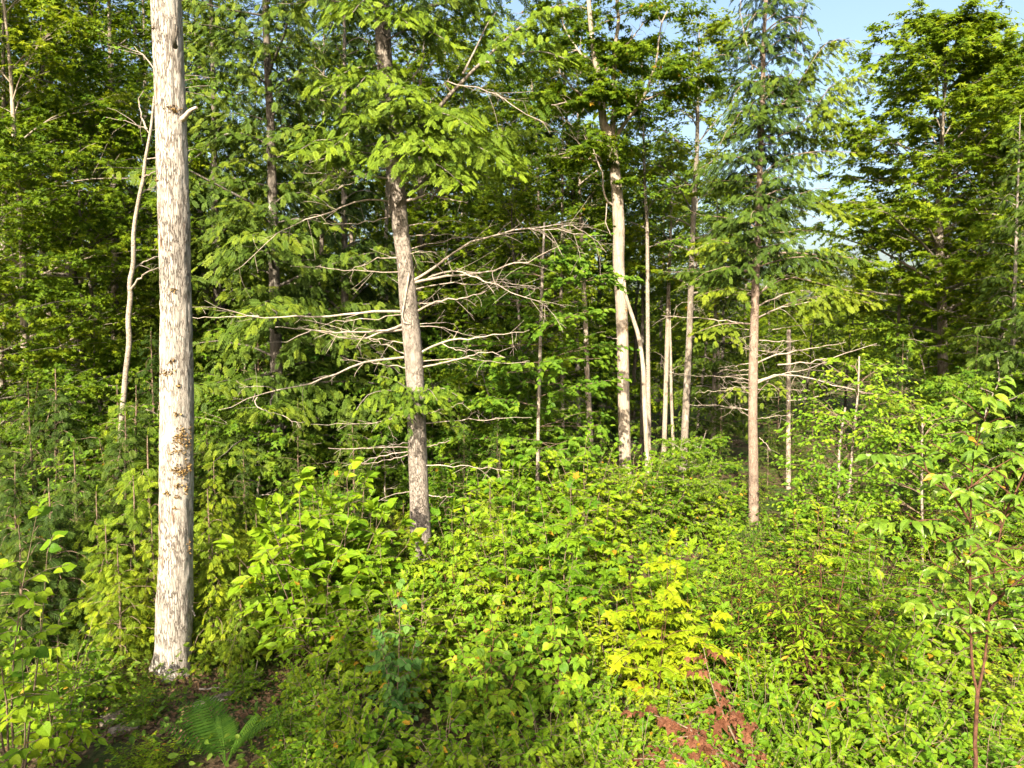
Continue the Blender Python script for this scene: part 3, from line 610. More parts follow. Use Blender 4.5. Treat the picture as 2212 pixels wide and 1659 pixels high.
def tree_forked():
    Y = 18.5; rng = RNG(31)
    rows = [(1351, 1010, 26), (1349, 946, 25), (1347, 850, 25), (1345, 753, 25), (1342, 653, 25), (1336, 570, 24), (1337, 500, 25), (1334, 433, 24), (1327, 360, 22), (1319, 300, 23), (1304, 267, 17), (1299, 217, 15), (1295, 170, 13), (1284, 120, 11), (1275, 40, 9), (1268, -60, 7)]
    base, tp, tr = trunk_from_pixels(rows, Y, top=17.5)
    r = empty('maple_tree', base, 'pale slender tree forking into several limbs, with a crooked broken branch hanging beside its trunk', 'tree'); LAND['forked pale tree'] = base
    part('trunk', trunk_mesh(tp, tr, MT['tanbark'], n=32, k=320, relief=.004, seed=3), r)
    acc = [[], [], []]
    def Lm(pts, dY, r0, r1=.01, leaf=6, Y0=Y, u0=.12, m='tanbark', name='limb', nsh=14):
        P = resample(px_branch(base, pts, Y0, dY), 12); g = dead_branch(rng, P, r0, r1, leaf, .7, sub=False); part(name, g.mesh(name, MT[m]), r)
        for j in range(leaf):
            u = u0 + (1 - u0) * (j + rng.random()) / leaf; q = along(P, u)[0]; a = rng.uniform(0, 2 * pi); Q = limb_path(rng, q, a, rng.uniform(.5, 1.3), rng.uniform(0, .5), 4)
            us = rng.uniform(.2, 1, nsh); acc[0].append(along(Q, us)); aa = a + rng.normal(0, .8, nsh); acc[1].append(np.stack([np.cos(aa), np.sin(aa), rng.normal(.05, .2, nsh)], -1)); acc[2].append(rng.uniform(.35, .6, nsh))
    Lm([(1320, 300), (1325, 265), (1327, 233), (1329, 150), (1334, 80), (1338, 10), (1342, -80)], .4, .09, .03, 14)
    Lm([(1330, 305), (1345, 272), (1362, 253), (1391, 217), (1405, 170), (1418, 130), (1422, 77), (1440, 20)], -.8, .055, .012, 16)
    Lm([(1391, 217), (1430, 200), (1475, 170), (1520, 160)], -.8, .02, .008, 12, Y - .4)
    Lm([(1302, 240), (1287, 230), (1250, 200), (1220, 173), (1204, 147), (1190, 100)], -.6, .035, .01, 14)
    Lm([(1300, 219), (1270, 218), (1230, 221), (1190, 230)], -1.2, .03, .01, 12)
    Lm([(1320, 357), (1290, 352), (1271, 345), (1204, 338), (1137, 327)], -1.0, .032, .008, 6)
    Lm([(1300, 350), (1288, 333), (1240, 327), (1200, 335), (1170, 345)], -.6, .02, .006, 8, Y - .4)
    Lm([(1322, 442), (1309, 430), (1302, 400), (1300, 375), (1284, 333), (1258, 290)], -.5, .03, .008, 3, m='dead', name='dead_branch')
    Lm([(1311, 440), (1310, 480), (1322, 510)], -.2, .016, .006, 2, Y - .3, m='dead', name='dead_branch')
    Lm([(1341, 733), (1320, 730), (1300, 725)], -.4, .014, .004, 0, m='dead', name='dead_branch')
    Lm([(1296, 180), (1320, 130), (1360, 90), (1400, 40)], .8, .035, .01, 16)
    Lm([(1290, 140), (1250, 110), (1220, 60), (1210, 0)], .8, .035, .01, 16)
    crown = Geo(); L = leafy_shoots(rng, np.concatenate(acc[0]), np.concatenate(acc[1]), np.concatenate(acc[2]), 10, .13, droop=.45, jit=.55, out=.6); scatter(crown, SMALLM, *L)
    limbs, c2 = grow_broadleaf(rng, tp, tr, 12.2, 17.2, 2.7, 10, SMALLM, .12, nsub=6, nsh=7, K=9)
    add_parts(r, 'limb', limbs, MT['tanbark']); part('crown', crown.mesh('crown', MT['maple'], False), r, 'stuff'); part('crown', c2.mesh('crown', MT['maple'], False), r, 'stuff')
    for px, py in [(1351, 668), (1352, 700), (1353, 712)]:
        q = RNG(px); c = at(px, py, Y - .13) - base; g = Geo(); P = c + q.normal(0, 1, (22, 3)) * np.array([.02, .02, .05]); scatter(g, ROUND, P, q.normal(0, 1, (22, 3)) + np.array([0, -1, 0]), q.normal(0, 1, (22, 3)), .03, q.random(22)); part('lichen_tuft', g.mesh('lichen_tuft', MT['lichen'], False), r, 'stuff')
tree_forked()

def tree_slim_hemlock():
    Y = 16.3; rng = RNG(41)
    rows = [(1627, 1140, 22), (1628, 1070, 21), (1627, 986, 20), (1626, 900, 19), (1627, 786, 19), (1631, 650, 16), (1633, 586, 15), (1637, 500, 13), (1642, 350, 11), (1648, 200, 9), (1649, 100, 8), (1655, 0, 6), (1658, -80, 4)]
    base, tp, tr = trunk_from_pixels(rows, Y, top=14.2)
    r = empty('hemlock_tree', base, 'slim reddish hemlock with long bare low branches beside the dead snag', 'tree'); LAND['slim reddish hemlock'] = base
    part('trunk', trunk_mesh(tp, tr, MT['hembark'], n=28, k=240, relief=.003, seed=2), r)
    def B(pts, dY, r0, tw, tl=.4, Y0=Y):
        g = dead_branch(rng, px_branch(base, pts, Y0, dY), r0, .004, tw, tl); part('dead_branch', g.mesh('dead_branch', MT['dead']), r)
    B([(1637, 827), (1665, 815), (1700, 808), (1740, 815), (1800, 832), (1880, 850)], -1.2, .026, 14, .5)
    B([(1637, 822), (1670, 812), (1700, 805), (1750, 795), (1800, 780)], -.6, .018, 14, .5)
    B([(1636, 784), (1670, 768), (1710, 760), (1770, 750), (1830, 738)], -.8, .022, 10, .4)
    B([(1680, 788), (1740, 783), (1800, 773), (1850, 757), (1895, 743)], -.3, .018, 12, .4, Y - .3)
    B([(1640, 735), (1690, 738), (1740, 736), (1765, 752)], .6, .014, 8, .4)
    B([(1668, 712), (1720, 705), (1780, 700)], .5, .012, 8, .4, Y + .2)
    B([(1620, 700), (1590, 695), (1540, 690), (1480, 684), (1430, 680)], -.8, .018, 10, .5)
    B([(1618, 712), (1590, 708), (1560, 690), (1540, 680)], .6, .010, 5, .4)
    B([(1618, 755), (1600, 748), (1580, 735)], -.5, .014, 3, .3)
    B([(1618, 785), (1590, 790), (1568, 793)], -.4, .012, 3, .3)
    B([(1620, 828), (1600, 826), (1580, 824)], .3, .012, 3, .3)
    B([(1616, 898), (1600, 888), (1582, 878)], -.5, .016, 2, .25)
    B([(1700, 866), (1750, 860), (1790, 850), (1815, 838)], -.2, .012, 4, .3, Y - .4)
    B([(1640, 945), (1655, 960), (1665, 975)], -.3, .010, 3, .25)
    B([(1640, 660), (1670, 645), (1710, 630), (1755, 628)], -.8, .022, 6, .5)
    B([(1640, 685), (1680, 665), (1730, 655), (1780, 645)], -1.0, .02, 8, .5)
    B([(1637, 640), (1665, 610), (1700, 592), (1715, 588)], -.6, .018, 5, .5)
    B([(1655, 80), (1650, 0), (1645, -60)], -.3, .012, 4, .5)
    B([(1626, 150), (1607, 70), (1598, -10)], -.3, .012, 4, .5, Y - .3)
    B([(1716, 120), (1727, 60), (1736, 10)], -.3, .014, 8, .4, Y - .2)
    B([(1720, 140), (1690, 180), (1650, 215)], 0, .012, 2, .4, Y)
    B([(1655, 420), (1735, 455), (1775, 480)], 0, .012, 5, .4, Y)
    for i in range(18):
        z = rng.uniform(2.4, 5.6); az = (0 if i % 3 == 0 else pi) + rng.normal(0, .5); L = rng.uniform(.6, 2.0)
        g = dead_branch(rng, limb_path(rng, on_trunk(tp, z), az, L, rng.normal(.05, .15), 7, .06, .6), .010, .003, 6, .4); part('dead_branch', g.mesh('dead_branch', MT['dead']), r)
    acc = []
    def Lb(pts, dY, r0, dens=1.2, fl=.28, u0=.25, Y0=Y):
        P = resample(px_branch(base, pts, Y0, dY), 9); L = np.linalg.norm(np.diff(P, axis=0), axis=1).sum(); g = Geo(); tube(g, P, np.linspace(r0, .005, 9), 6)
        part('bough', g.mesh('bough', MT['hembark']), r); fronds_on(rng, P, L, acc, dens, fl, u0)
    Lb([(1800, 832), (1880, 850), (1930, 855), (1985, 875)], -.5, .012, 1.8, .26, .45, Y - .8)
    Lb([(1637, 850), (1660, 828), (1690, 850)], -.6, .012, 1.5, .22)
    Lb([(1620, 850), (1590, 838), (1560, 862)], -.4, .012, 1.4, .22)
    Lb([(1630, 640), (1700, 600), (1780, 615), (1880, 640)], -.9, .022)
    Lb([(1630, 690), (1720, 650), (1800, 640), (1900, 660)], -.6, .022)
    Lb([(1630, 640), (1560, 625), (1510, 640)], -.9, .02)
    Lb([(1625, 700), (1560, 700), (1500, 720)], -.8, .02)
    Lb([(1632, 570), (1720, 545), (1790, 570), (1850, 600)], .6, .02)
    Lb([(1632, 560), (1560, 520), (1500, 540)], -.5, .02)
    Lb([(1650, 250), (1700, 215), (1735, 165), (1770, 110), (1800, 85), (1845, 88)], .8, .012, 1.6, .3, .2)
    Lb([(1650, 300), (1710, 285), (1760, 235), (1800, 180), (1850, 165), (1885, 190)], -.5, .012, 1.6, .3, .2)
    Lb([(1645, 380), (1740, 330), (1850, 330)], -.5, .02, 1.1)
    Lb([(1640, 450), (1740, 430), (1840, 470)], .4, .02, 1.1)
    bg, bf = grow_hemlock(rng, tp, tr, 5.6, 13.7, 2.0, 84, FRONDF, fl=.3, dens=.9, el0=.25, shape=.55)
    add_parts(r, 'bough', bg, MT['hembark']); part('crown', bf.mesh('crown', MT['hemlock'], False), r, 'stuff'); part('crown', place_fronds(rng, acc, FRONDF).mesh('crown', MT['hemlock'], False), r, 'stuff')
tree_slim_hemlock()

def tree_round_maple():
    Y = 24.0; rng = RNG(51)
    rows = [(2038, 930, 21), (2037, 850, 20), (2036, 720, 19), (2034, 640, 18), (2030, 560, 18), (2028, 480, 14), (2030, 400, 11), (2035, 300, 8), (2040, 200, 5), (2042, 110, 3)]
    base, tp, tr = trunk_from_pixels(rows, Y, top=15.2)
    r = empty('maple_tree', base, 'broad maple with a rounded layered crown against open sky and a mottled grey trunk', 'tree'); LAND['round-crowned maple'] = base
    part('trunk', trunk_mesh(tp, tr, MT['midbark'], n=20, k=120, relief=.005, seed=6), r)
    limbs, crown = grow_broadleaf(rng, tp, tr, 4.4, 14.3, 4.3, 50, SMALLM, .19, nsub=9, nsh=11, K=9, lift=.85, low=.36, side=(pi, .1))
    add_parts(r, 'limb', limbs, MT['midbark']); part('crown', crown.mesh('crown', MT['maple'], False), r, 'stuff')
tree_round_maple()

# ------------------------------------------------------------------ thinner stems one can tell apart
def stem_tree(name, rows, Y, mat, label, cat='tree', top=None, crown=None, branches=(), seed=0, n=12, k=60, group=None, leaf='maple', relief=.002, limb=None):
    base, tp, tr = trunk_from_pixels(rows, Y, top=top); rng = RNG(seed + 100)
    r = empty(name, base, label, cat, group)
    part('trunk', trunk_mesh(tp, tr, MT[mat], n=n, k=k, relief=relief, seed=seed), r)
    for pts, dY, r0, tw in branches:
        g = dead_branch(rng, px_branch(base, pts, Y, dY), r0, .004, tw, .4, k=10); part('branch', g.mesh('branch', MT[mat]), r)
    if crown:
        limbs, c = grow_broadleaf(rng, tp, tr, *crown[:4], *crown[4:6], **crown[6])
        add_parts(r, 'limb', limbs, MT[limb or mat]); part('crown', c.mesh('crown', MT[leaf], False), r, 'stuff')
    return r, base
stem_tree('birch_tree', [(268, 850, 10.5), (272, 800, 10), (279, 740, 10.5), (277, 690, 10), (282, 640, 10), (280, 610, 9), (288, 570, 9), (289, 500, 8), (300, 430, 7), (311, 380, 7), (313, 350, 6), (326, 280, 5), (334, 200, 4)], 12.5, 'birchbark', 'thin crooked pale birch stem standing close behind the white-barked trunk', seed=1,
          branches=[([(282, 628), (295, 610), (315, 592), (346, 576)], -.3, .028, 2), ([(287, 582), (310, 566), (346, 552)], .3, .022, 2), ([(318, 280), (304, 245), (300, 215), (309, 193)], .2, .018, 3), ([(308, 385), (325, 376), (340, 367)], -.2, .016, 1), ([(303, 420), (320, 408), (342, 400)], .2, .018, 2)],
          crown=(7.5, 9.5, 1.0, 5, SMALL, .08, dict(nsub=4, nsh=3, K=6)), leaf='beech')
stem_tree('maple_tree', [(182, 900, 22), (168, 700, 20), (150, 560, 19), (130, 450, 17), (118, 390, 15), (100, 310, 14), (78, 260, 12), (66, 225, 11), (85, 182, 8)], 18, 'darkbark', 'crooked maple with a black bent trunk behind the thin birch stem', seed=2, k=90, top=12,
          branches=[([(80, 248), (40, 225), (0, 205), (-40, 190)], -.5, .055, 3), ([(66, 222), (64, 172), (90, 152), (112, 146), (112, 110), (95, 70), (70, 45)], -.6, .03, 6), ([(66, 170), (40, 150), (5, 120)], -.4, .02, 4), ([(122, 445), (150, 442), (190, 438), (242, 424)], -.5, .05, 4), ([(60, 165), (100, 175), (120, 172)], -.6, .03, 5)],
          crown=(4.5, 11.5, 3.4, 20, SMALLM, .12, dict(nsub=8, nsh=9, K=10, lift=.5)))
stem_tree('maple_tree', [(250, 790, 16), (249, 700, 15), (248, 590, 14), (246, 410, 13), (240, 250, 11), (238, 120, 8)], 21, 'midbark', 'straight grey maple trunk rising behind the thin birch stem', seed=3, top=17, crown=(5, 16.5, 3.6, 24, SMALLM, .125, dict(nsub=8, nsh=9, K=10)))
stem_tree('leaning_pole', [(1398, 1000, 9.5), (1392, 860, 9.5), (1389, 790, 9), (1380, 730, 8.5), (1370, 695, 8), (1352, 640, 7), (1349, 610, 5)], 16.5, 'tanbark', 'thin bent pole leaning on the trunk of the forked pale tree', cat='sapling', seed=4)
stem_tree('birch_tree', [(1402, 965, 9.5), (1400, 800, 9), (1399, 650, 8), (1398, 500, 7), (1393, 400, 6)], 21, 'birchbark', 'straight white birch stem just behind the leaning pole', seed=5, top=13, crown=(7.0, 12.6, 1.8, 12, SMALL, .1, dict(nsub=5, nsh=6, K=8)), leaf='beech')
stem_tree('pine_tree', [(1436, 915, 10), (1440, 780, 9.5), (1443, 660, 8), (1447, 560, 6), (1450, 480, 4)], 24, 'tanbark', 'straight tan pole tree with short dead twigs, the thicker of a close pair', seed=6, top=10, branches=[([(1441, 720), (1460, 700), (1480, 690)], .3, .012, 3), ([(1439, 780), (1425, 765), (1410, 760)], -.3, .012, 3), ([(1442, 680), (1425, 668), (1405, 660)], .3, .012, 3)], crown=(6.4, 9.8, 1.3, 10, SMALL, .1, dict(nsub=5, nsh=5, K=8)), leaf='beech')
stem_tree('pine_tree', [(1453, 930, 6.5), (1450, 850, 6), (1449, 770, 5), (1447, 690, 4)], 24, 'tanbark', 'thin tan pole tree, the slighter of a close pair', seed=7, branches=[([(1450, 800), (1470, 790), (1490, 792)], .3, .010, 3)], top=8)
stem_tree('maple_tree', [(1478, 965, 16), (1483, 850, 15), (1490, 700, 13), (1497, 480, 11), (1505, 330, 9), (1508, 200, 6)], 22, 'midbark', 'grey mottled maple trunk between the pole pair and the slim hemlock', seed=8, top=14.2, crown=(5.6, 13.6, 2.6, 22, SMALLM, .13, dict(nsub=8, nsh=9, K=10)))
stem_tree('dead_snag', [(1703, 912, 9.5), (1703, 820, 9), (1704, 760, 9), (1704, 712, 8)], 20, 'tanbark', 'pale dead snag with a broken flat top beside the slim hemlock', cat='snag', seed=9, branches=[([(1707, 770), (1713, 765), (1716, 760)], -.1, .012, 0)])
stem_tree('dead_snag', [(1557, 915, 7), (1553, 820, 6.5), (1551, 735, 5)], 28, 'tanbark', 'thin broken snag far back between grey maple trunk and slim hemlock', cat='snag', seed=10)
stem_tree('leaning_pole', [(1510, 885, 6), (1516, 830, 6), (1521, 790, 5.5), (1526, 738, 5)], 28, 'birchbark', 'pale leaning pole far back behind the grey mottled maple trunk', cat='sapling', seed=11, branches=[([(1522, 780), (1530, 760), (1536, 740)], 0, .012, 2)])
for i, (rows, Y, lab) in enumerate([([(1812, 1090, 5.5), (1812, 1040, 5), (1813, 970, 5), (1818, 930, 4.5), (1826, 880, 3.5)], 12.5, 'slender pale birch sapling with a forked top, beside a taller twin'), ([(1829, 1110, 5.5), (1838, 1010, 5), (1845, 930, 4.5), (1853, 850, 4), (1856, 770, 3)], 12.5, 'slender pale birch sapling leaning slightly, taller of two twins'), ([(1992, 1140, 5), (1991, 1000, 4.5), (1993, 880, 3.5)], 12, 'slender birch sapling under the round-crowned maple')]):
    stem_tree('birch_sapling', rows, Y, 'birchbark', lab, cat='sapling', seed=20 + i, n=8, crown=(1.2, zof(rows[-1][1], Y), .8, 15, SMALL, .085, dict(nsub=4, nsh=4, K=6, rlimb=.2)), leaf='aspen', relief=0, limb='twig')
_r, _b = stem_tree('beech_sapling', [(1162, 985, 7.5), (1163, 900, 7), (1166, 790, 7), (1170, 640, 6), (1176, 480, 4)], 15, 'birchbark', 'slender beech sapling with layered bright leaves between bare-branched hemlock and forked pale tree', cat='sapling', seed=30, n=10,
                  crown=(1.6, 6.4, 1.5, 17, OVATE, .12, dict(nsub=6, nsh=5, K=8, lift=.25, rlimb=.25)), leaf='beech', relief=0, limb='twig')
for i, (rows, Y, mt, lab, cr) in enumerate([
    ([(1272, 880, 12), (1268, 800, 11), (1264, 680, 10), (1258, 560, 9), (1252, 400, 7)], 23, 'tanbark', 'tan birch trunk in the dim wood between the beech sapling and forked pale tree', (7.5, 14, 2.4, 16)),
    ([(1244, 640, 9), (1240, 470, 9), (1235, 380, 8), (1228, 330, 7), (1222, 220, 5)], 25, 'darkbark', 'dark thin trunk in the gap of sky beside the forked pale tree', (9, 14.5, 2.0, 10)),
    ([(832, 760, 9), (834, 650, 9), (833, 560, 8), (836, 420, 7)], 21, 'birchbark', 'pale trunk seen behind the bare branches of the leaning hemlock', (8, 15, 2.2, 12)),
    ([(691, 720, 9), (693, 600, 9), (695, 520, 8), (698, 380, 7)], 22, 'midbark', 'grey trunk in the dim wood beyond the longest bare branches', (8, 15.5, 2.6, 14)),
    ([(1216, 930, 8), (1214, 800, 8), (1212, 680, 7), (1214, 520, 6)], 24, 'birchbark', 'thin white trunk behind the layered beech sapling', (8, 14, 2.0, 12)),
    ([(1386, 960, 8), (1387, 850, 8), (1388, 700, 7)], 25, 'darkbark', 'dark trunk half hidden behind the leaning pole', (6, 11, 1.8, 10)),
    ([(178, 760, 17), (174, 690, 16), (170, 560, 15), (166, 380, 13)], 24, 'tanbark', 'tan trunk deep behind the crooked maple', (7, 16.5, 3.4, 20)),
    ([(5, 760, 14), (6, 690, 14), (8, 560, 12), (10, 400, 9)], 17, 'midbark', 'grey trunk with tan patches beside the crooked maple, at the thicket', (5, 14, 3.2, 20)),
    ([(1938, 800, 6), (1941, 700, 6), (1944, 600, 5)], 26, 'midbark', 'thin grey stem near the round-crowned maple', (5, 9, 1.8, 10)),
    ([(2130, 800, 8), (2134, 700, 7), (2142, 560, 6)], 24, 'tanbark', 'thin tan stem beside the round-crowned maple', (5, 13, 2.6, 16)),
]):
    stem_tree('hardwood_tree', rows, Y, mt, lab, seed=50 + i, n=10, k=40, top=cr[1] + .6, crown=(cr[0], cr[1], cr[2], cr[3], SMALLM, .125, dict(nsub=8, nsh=8, K=9)))

# ------------------------------------------------------------------ prototypes that are copied
def straight_trunk(rng, H, r0, wob=.12):
    z = np.linspace(0, H, 9); P = np.stack([np.cumsum(rng.normal(0, wob, 9)) * z / H, np.cumsum(rng.normal(0, wob, 9)) * z / H, z], 1); P[0] = 0
    return P, np.linspace(r0, min(.012, r0 * .1), 9)
PR = {}
def proto_hard(key, seed, H, r0, z0, R, nl, mat, leaf='maple', tm=SMALLM, ls=.14, limbparts=True, **kw):
    rng = RNG(seed); tp, tr = straight_trunk(rng, H, r0); r = empty('hardwood_tree', (0, 0, 0))
    part('trunk', trunk_mesh(tp, tr, MT[mat], n=10, k=36, relief=.003), r)
    limbs, c = grow_broadleaf(rng, tp, tr, z0, H - .4, R, nl, tm, ls, **kw)
    if limbparts: add_parts(r, 'limb', limbs, MT[mat])
    part('crown', c.mesh('crown', MT[leaf], False), r, 'stuff'); index_children(r); PR[key] = (r, H); return r
def proto_hem(key, seed, H, r0, z0, Rb, nb, tm=FROND, leaf='hemlock', mat='hembark', name='hemlock_tree', dead=0, **kw):
    rng = RNG(seed); tp, tr = straight_trunk(rng, H, r0, .03 * H / 12); r = empty(name, (0, 0, 0))
    part('trunk', trunk_mesh(tp, tr, MT[mat], n=10, k=30, relief=.003), r)
    bg, f = grow_hemlock(rng, tp, tr, z0, H - .35, Rb, nb, tm, **kw)
    add_parts(r, 'bough', bg, MT[mat])
    for i in range(dead):
        z = rng.uniform(.8, z0 + .5); P = limb_path(rng, on_trunk(tp, z), rng.uniform(0, 6.28), rng.uniform(.7, 1.9), rng.normal(.05, .15), 6)
        part('dead_branch', dead_branch(rng, P, .014, .004, 6, .4).mesh('dead_branch', MT['dead']), r)
    part('crown', f.mesh('crown', MT[leaf], False), r, 'stuff'); index_children(r); PR[key] = (r, H); return r
proto_hard('mapleA', 201, 17, .17, 2.8, 3.9, 32, 'midbark', nsub=9, nsh=9, K=10)
proto_hard('mapleB', 202, 15, .13, 2.4, 3.3, 30, 'tanbark', nsub=8, nsh=9, K=10)
proto_hard('mapleC', 203, 12, .10, 1.4, 2.9, 28, 'darkbark', nsub=8, nsh=9, K=9, ls=.125)
proto_hard('understory', 204, 6.0, .05, .9, 1.9, 18, 'midbark', leaf='beech', tm=SMALL, ls=.115, nsub=7, nsh=6, K=9, lift=.3)
proto_hard('understory2', 205, 4.2, .04, .6, 1.4, 14, 'birchbark', leaf='beech', tm=SMALLM, ls=.125, nsub=6, nsh=6, K=8, lift=.35)
proto_hem('hemA', 211, 17, .15, 1.8, 3.3, 88, FRONDF, fl=.34, dens=.8, dead=8, mat='darkbark')
proto_hem('hemB', 212, 13, .12, 1.3, 2.6, 70, FRONDF, fl=.32, dens=.8, dead=6, mat='greybark')
proto_hem('fir', 213, 6.5, .07, .5, 1.5, 40, leaf='dimhem', fl=.24, dens=.8, el0=.3, mat='twig')

def clearz(x, y): return gz(x, y) - .05
CASTER = []
def put(key, px, Y, H, label, cat='tree', group=None, seed=0, x=None, skip=()):
    r, H0 = PR[key]; q = RNG(int(seed * 31 + px * 3 + Y * 17) % 99991); X = xof(px, Y) if x is None else x; s = H / H0
    return copy_thing(r, (X, Y, clearz(X, Y)), q.uniform(-.6, .6), (s * q.uniform(.88, 1.12) * (1 if q.random() < .5 else -1), s * q.uniform(.9, 1.1), s), label, cat, group, skip=skip)
# big hemlocks beside and behind the leaning one
put('hemA', 598, 15.2, 17.5, 'dense dark hemlock with drooping green sprays beside the leaning bare-branched one')
put('hemA', 470, 18.5, 17, 'dense dark hemlock between the white-barked trunk and the leaning hemlock', seed=2)
put('hemB', 745, 19, 15.5, 'dark hemlock right behind the leaning bare-branched hemlock', seed=3)
put('hemB', 1010, 24, 14, 'dark hemlock in the dim wood behind the beech sapling', seed=4)
put('hemA', 2370, 13.5, 13.5, 'dark hemlock with heavy shaded boughs overhanging the cherry sapling', seed=5)
put('hemB', 2190, 19, 10.5, 'small dark hemlock beside the round-crowned maple', seed=6)
LB = {'mapleA': 'tall grey-trunked hardwood', 'mapleB': 'tan-trunked hardwood', 'mapleC': 'smaller dark-trunked hardwood', 'hemA': 'tall dark hemlock', 'hemB': 'slim dark hemlock', 'understory': 'slim layered leafy sapling', 'understory2': 'low sapling with broad leaves', 'fir': 'young blue-green fir'}
WOODMARK = [(20, 'patchy grey trunk by the thicket'), (150, 'crooked black maple'), (270, 'thin birch stem'), (380, 'white-barked trunk'), (600, 'dense drooping hemlock'), (870, 'bare-branched leaning hemlock'), (1165, 'layered beech sapling'), (1345, 'forked pale tree'), (1440, 'close pair of poles'), (1490, 'grey mottled maple trunk'), (1630, 'slim reddish hemlock'), (1703, 'pale snag'), (1835, 'twin birch saplings'), (2036, 'round-crowned maple'), (2190, 'cherry sapling')]
def wood_label(key, px, Y):
    mark = min(WOODMARK, key=lambda m: abs(m[0] - px))[1]
    how = 'a short way behind' if Y < 18 else 'well behind' if Y < 26 else 'deep behind' if Y < 40 else 'far off behind'
    return f'{LB[key]} {how} the {mark}'
for key, px, Y, H in [
    ('mapleB', 55, 15.5, 13.5), ('mapleA', 330, 22.5, 17), ('mapleA', -90, 19, 16), ('mapleB', 110, 22, 16), ('mapleA', 440, 27, 18), ('mapleC', 215, 17, 10), ('mapleC', -30, 13.8, 8.5),
    ('mapleA', 905, 22, 16), ('mapleB', 985, 26, 15.2), ('mapleA', 1080, 30, 16.5), ('mapleB', 1165, 24, 13.5), ('mapleC', 1120, 20.5, 9.5), ('hemB', 1110, 27, 13), ('hemA', 880, 29, 16), ('hemA', 660, 25, 17), ('mapleB', 760, 31, 17),
    ('mapleB', 1290, 31, 13.8), ('mapleC', 1370, 29, 11.5), ('mapleA', 1430, 36, 14.5), ('hemB', 1545, 24, 9.8), ('mapleC', 1560, 33, 11.8), ('mapleB', 1610, 40, 13.8), ('mapleA', 1500, 45, 15.5),
    ('hemB', 1680, 38, 9.0), ('mapleC', 1745, 36, 9.0), ('mapleC', 1830, 42, 9.6), ('hemB', 1790, 48, 10.2), ('mapleC', 1905, 40, 7.8), ('mapleB', 1960, 52, 10.0), ('mapleC', 1860, 58, 9.0),
    ('mapleA', 2160, 28, 15.6), ('mapleB', 2265, 21, 13.8), ('mapleA', 2120, 31, 15.0), ('mapleA', 2110, 27, 14.2), ('mapleC', 2100, 33, 10.5), ('mapleC', 2000, 34, 8.0), ('hemB', 2080, 29, 9.5), ('mapleB', 2205, 36, 12.5),
    ('hemB', 20, 25, 13), ('hemA', 260, 30, 17), ('mapleA', 150, 33, 18), ('hemA', 560, 34, 18), ('mapleB', 20, 31, 17), ('hemB', 370, 18.2, 9.5),
    ('hemA', 1200, 38, 15), ('mapleB', 1000, 40, 18), ('hemB', 1340, 42, 13), ('mapleA', 1660, 55, 13), ('mapleA', 1780, 70, 12), ('mapleA', 1560, 62, 15), ('mapleB', 1440, 58, 17), ('mapleA', 1930, 75, 12), ('mapleB', 2060, 62, 12), ('mapleA', 2170, 58, 13), ('mapleB', 2280, 46, 13), ('mapleA', 1280, 60, 17), ('mapleA', 1700, 85, 12.5), ('mapleB', 1850, 90, 12), ('mapleA', 2020, 95, 12.5), ('mapleB', 2140, 90, 13),
    ('mapleA', 820, 44, 19), ('hemA', 700, 48, 19), ('hemA', 420, 42, 19), ('mapleB', 300, 46, 19), ('hemA', 100, 46, 18), ('mapleA', -60, 40, 18), ('hemA', 950, 52, 19), ('hemA', 1110, 50, 18)]:
    lab = wood_label(key, px, Y)
    put(key, px, Y, H, lab, 'tree', lab, seed=7, skip=('limb', 'dead_branch') if Y > 34 else ())
for i in range(62):
    q = RNG(900 + i); px = q.uniform(-40, 2240); Y = q.uniform(15.5, 34) if i % 3 else q.uniform(13.6, 17)
    if any(abs(px - a) < b and Y < c for a, b, c in ((1350, 34, 20), (905, 50, 14), (1627, 34, 18), (1402, 26, 18), (1440, 26, 23), (1703, 22, 20), (1163, 40, 16), (1555, 40, 22))): continue
    if 940 < px < 1090 and Y < 21: continue
    if 1660 < px < 2000 and Y < 21: continue
    key = 'understory' if q.random() < .45 else 'understory2'
    H = (q.uniform(3.2, 5.8) if px < 1330 or px > 1980 else q.uniform(2.4, 3.6)) * (1 if Y > 17 else .8)
    lab = wood_label(key, px, Y); put(key, px, Y, H, lab, 'sapling', lab, seed=i)
for i, (px, Y, H) in enumerate([(60, 12.4, 3.7), (445, 13.4, 3.1), (520, 12.6, 2.5), (640, 13.6, 3.2), (760, 14, 3.0), (1000, 13.8, 2.6), (1075, 14.6, 2.6), (990, 16.5, 3.4), (840, 16.5, 3.6), (10, 14.5, 5.2), (330, 14.8, 4.6), (700, 17, 5.2), (560, 17.5, 5.5), (1300, 18, 2.4), (1880, 19, 3.6), (1760, 21, 3.2), (1665, 18.5, 2.3), (1715, 22.5, 2.8), (1685, 26, 3.2), (2110, 17.5, 4.6), (2200, 15.5, 4.2), (1950, 22, 4.4), (1560, 22, 2.8)]):
    lab = wood_label('fir', px, Y); put('fir', px, Y, H, lab, 'fir', lab, seed=60 + i)
# a row of trees stands behind the viewpoint, across the clearing; its shade falls on the nearest shrubs
for i, (x, y, H) in enumerate([(-7.0, -9.0, 11.4), (-5.0, -9.4, 11.0)]):
    put('mapleA', 0, y, H, ['hardwood across the clearing, shading the low brambles', 'hardwood across the clearing, shading the birch sapling', 'hardwood across the clearing, shading the fern'][i], 'tree', None, seed=70 + i, x=x)

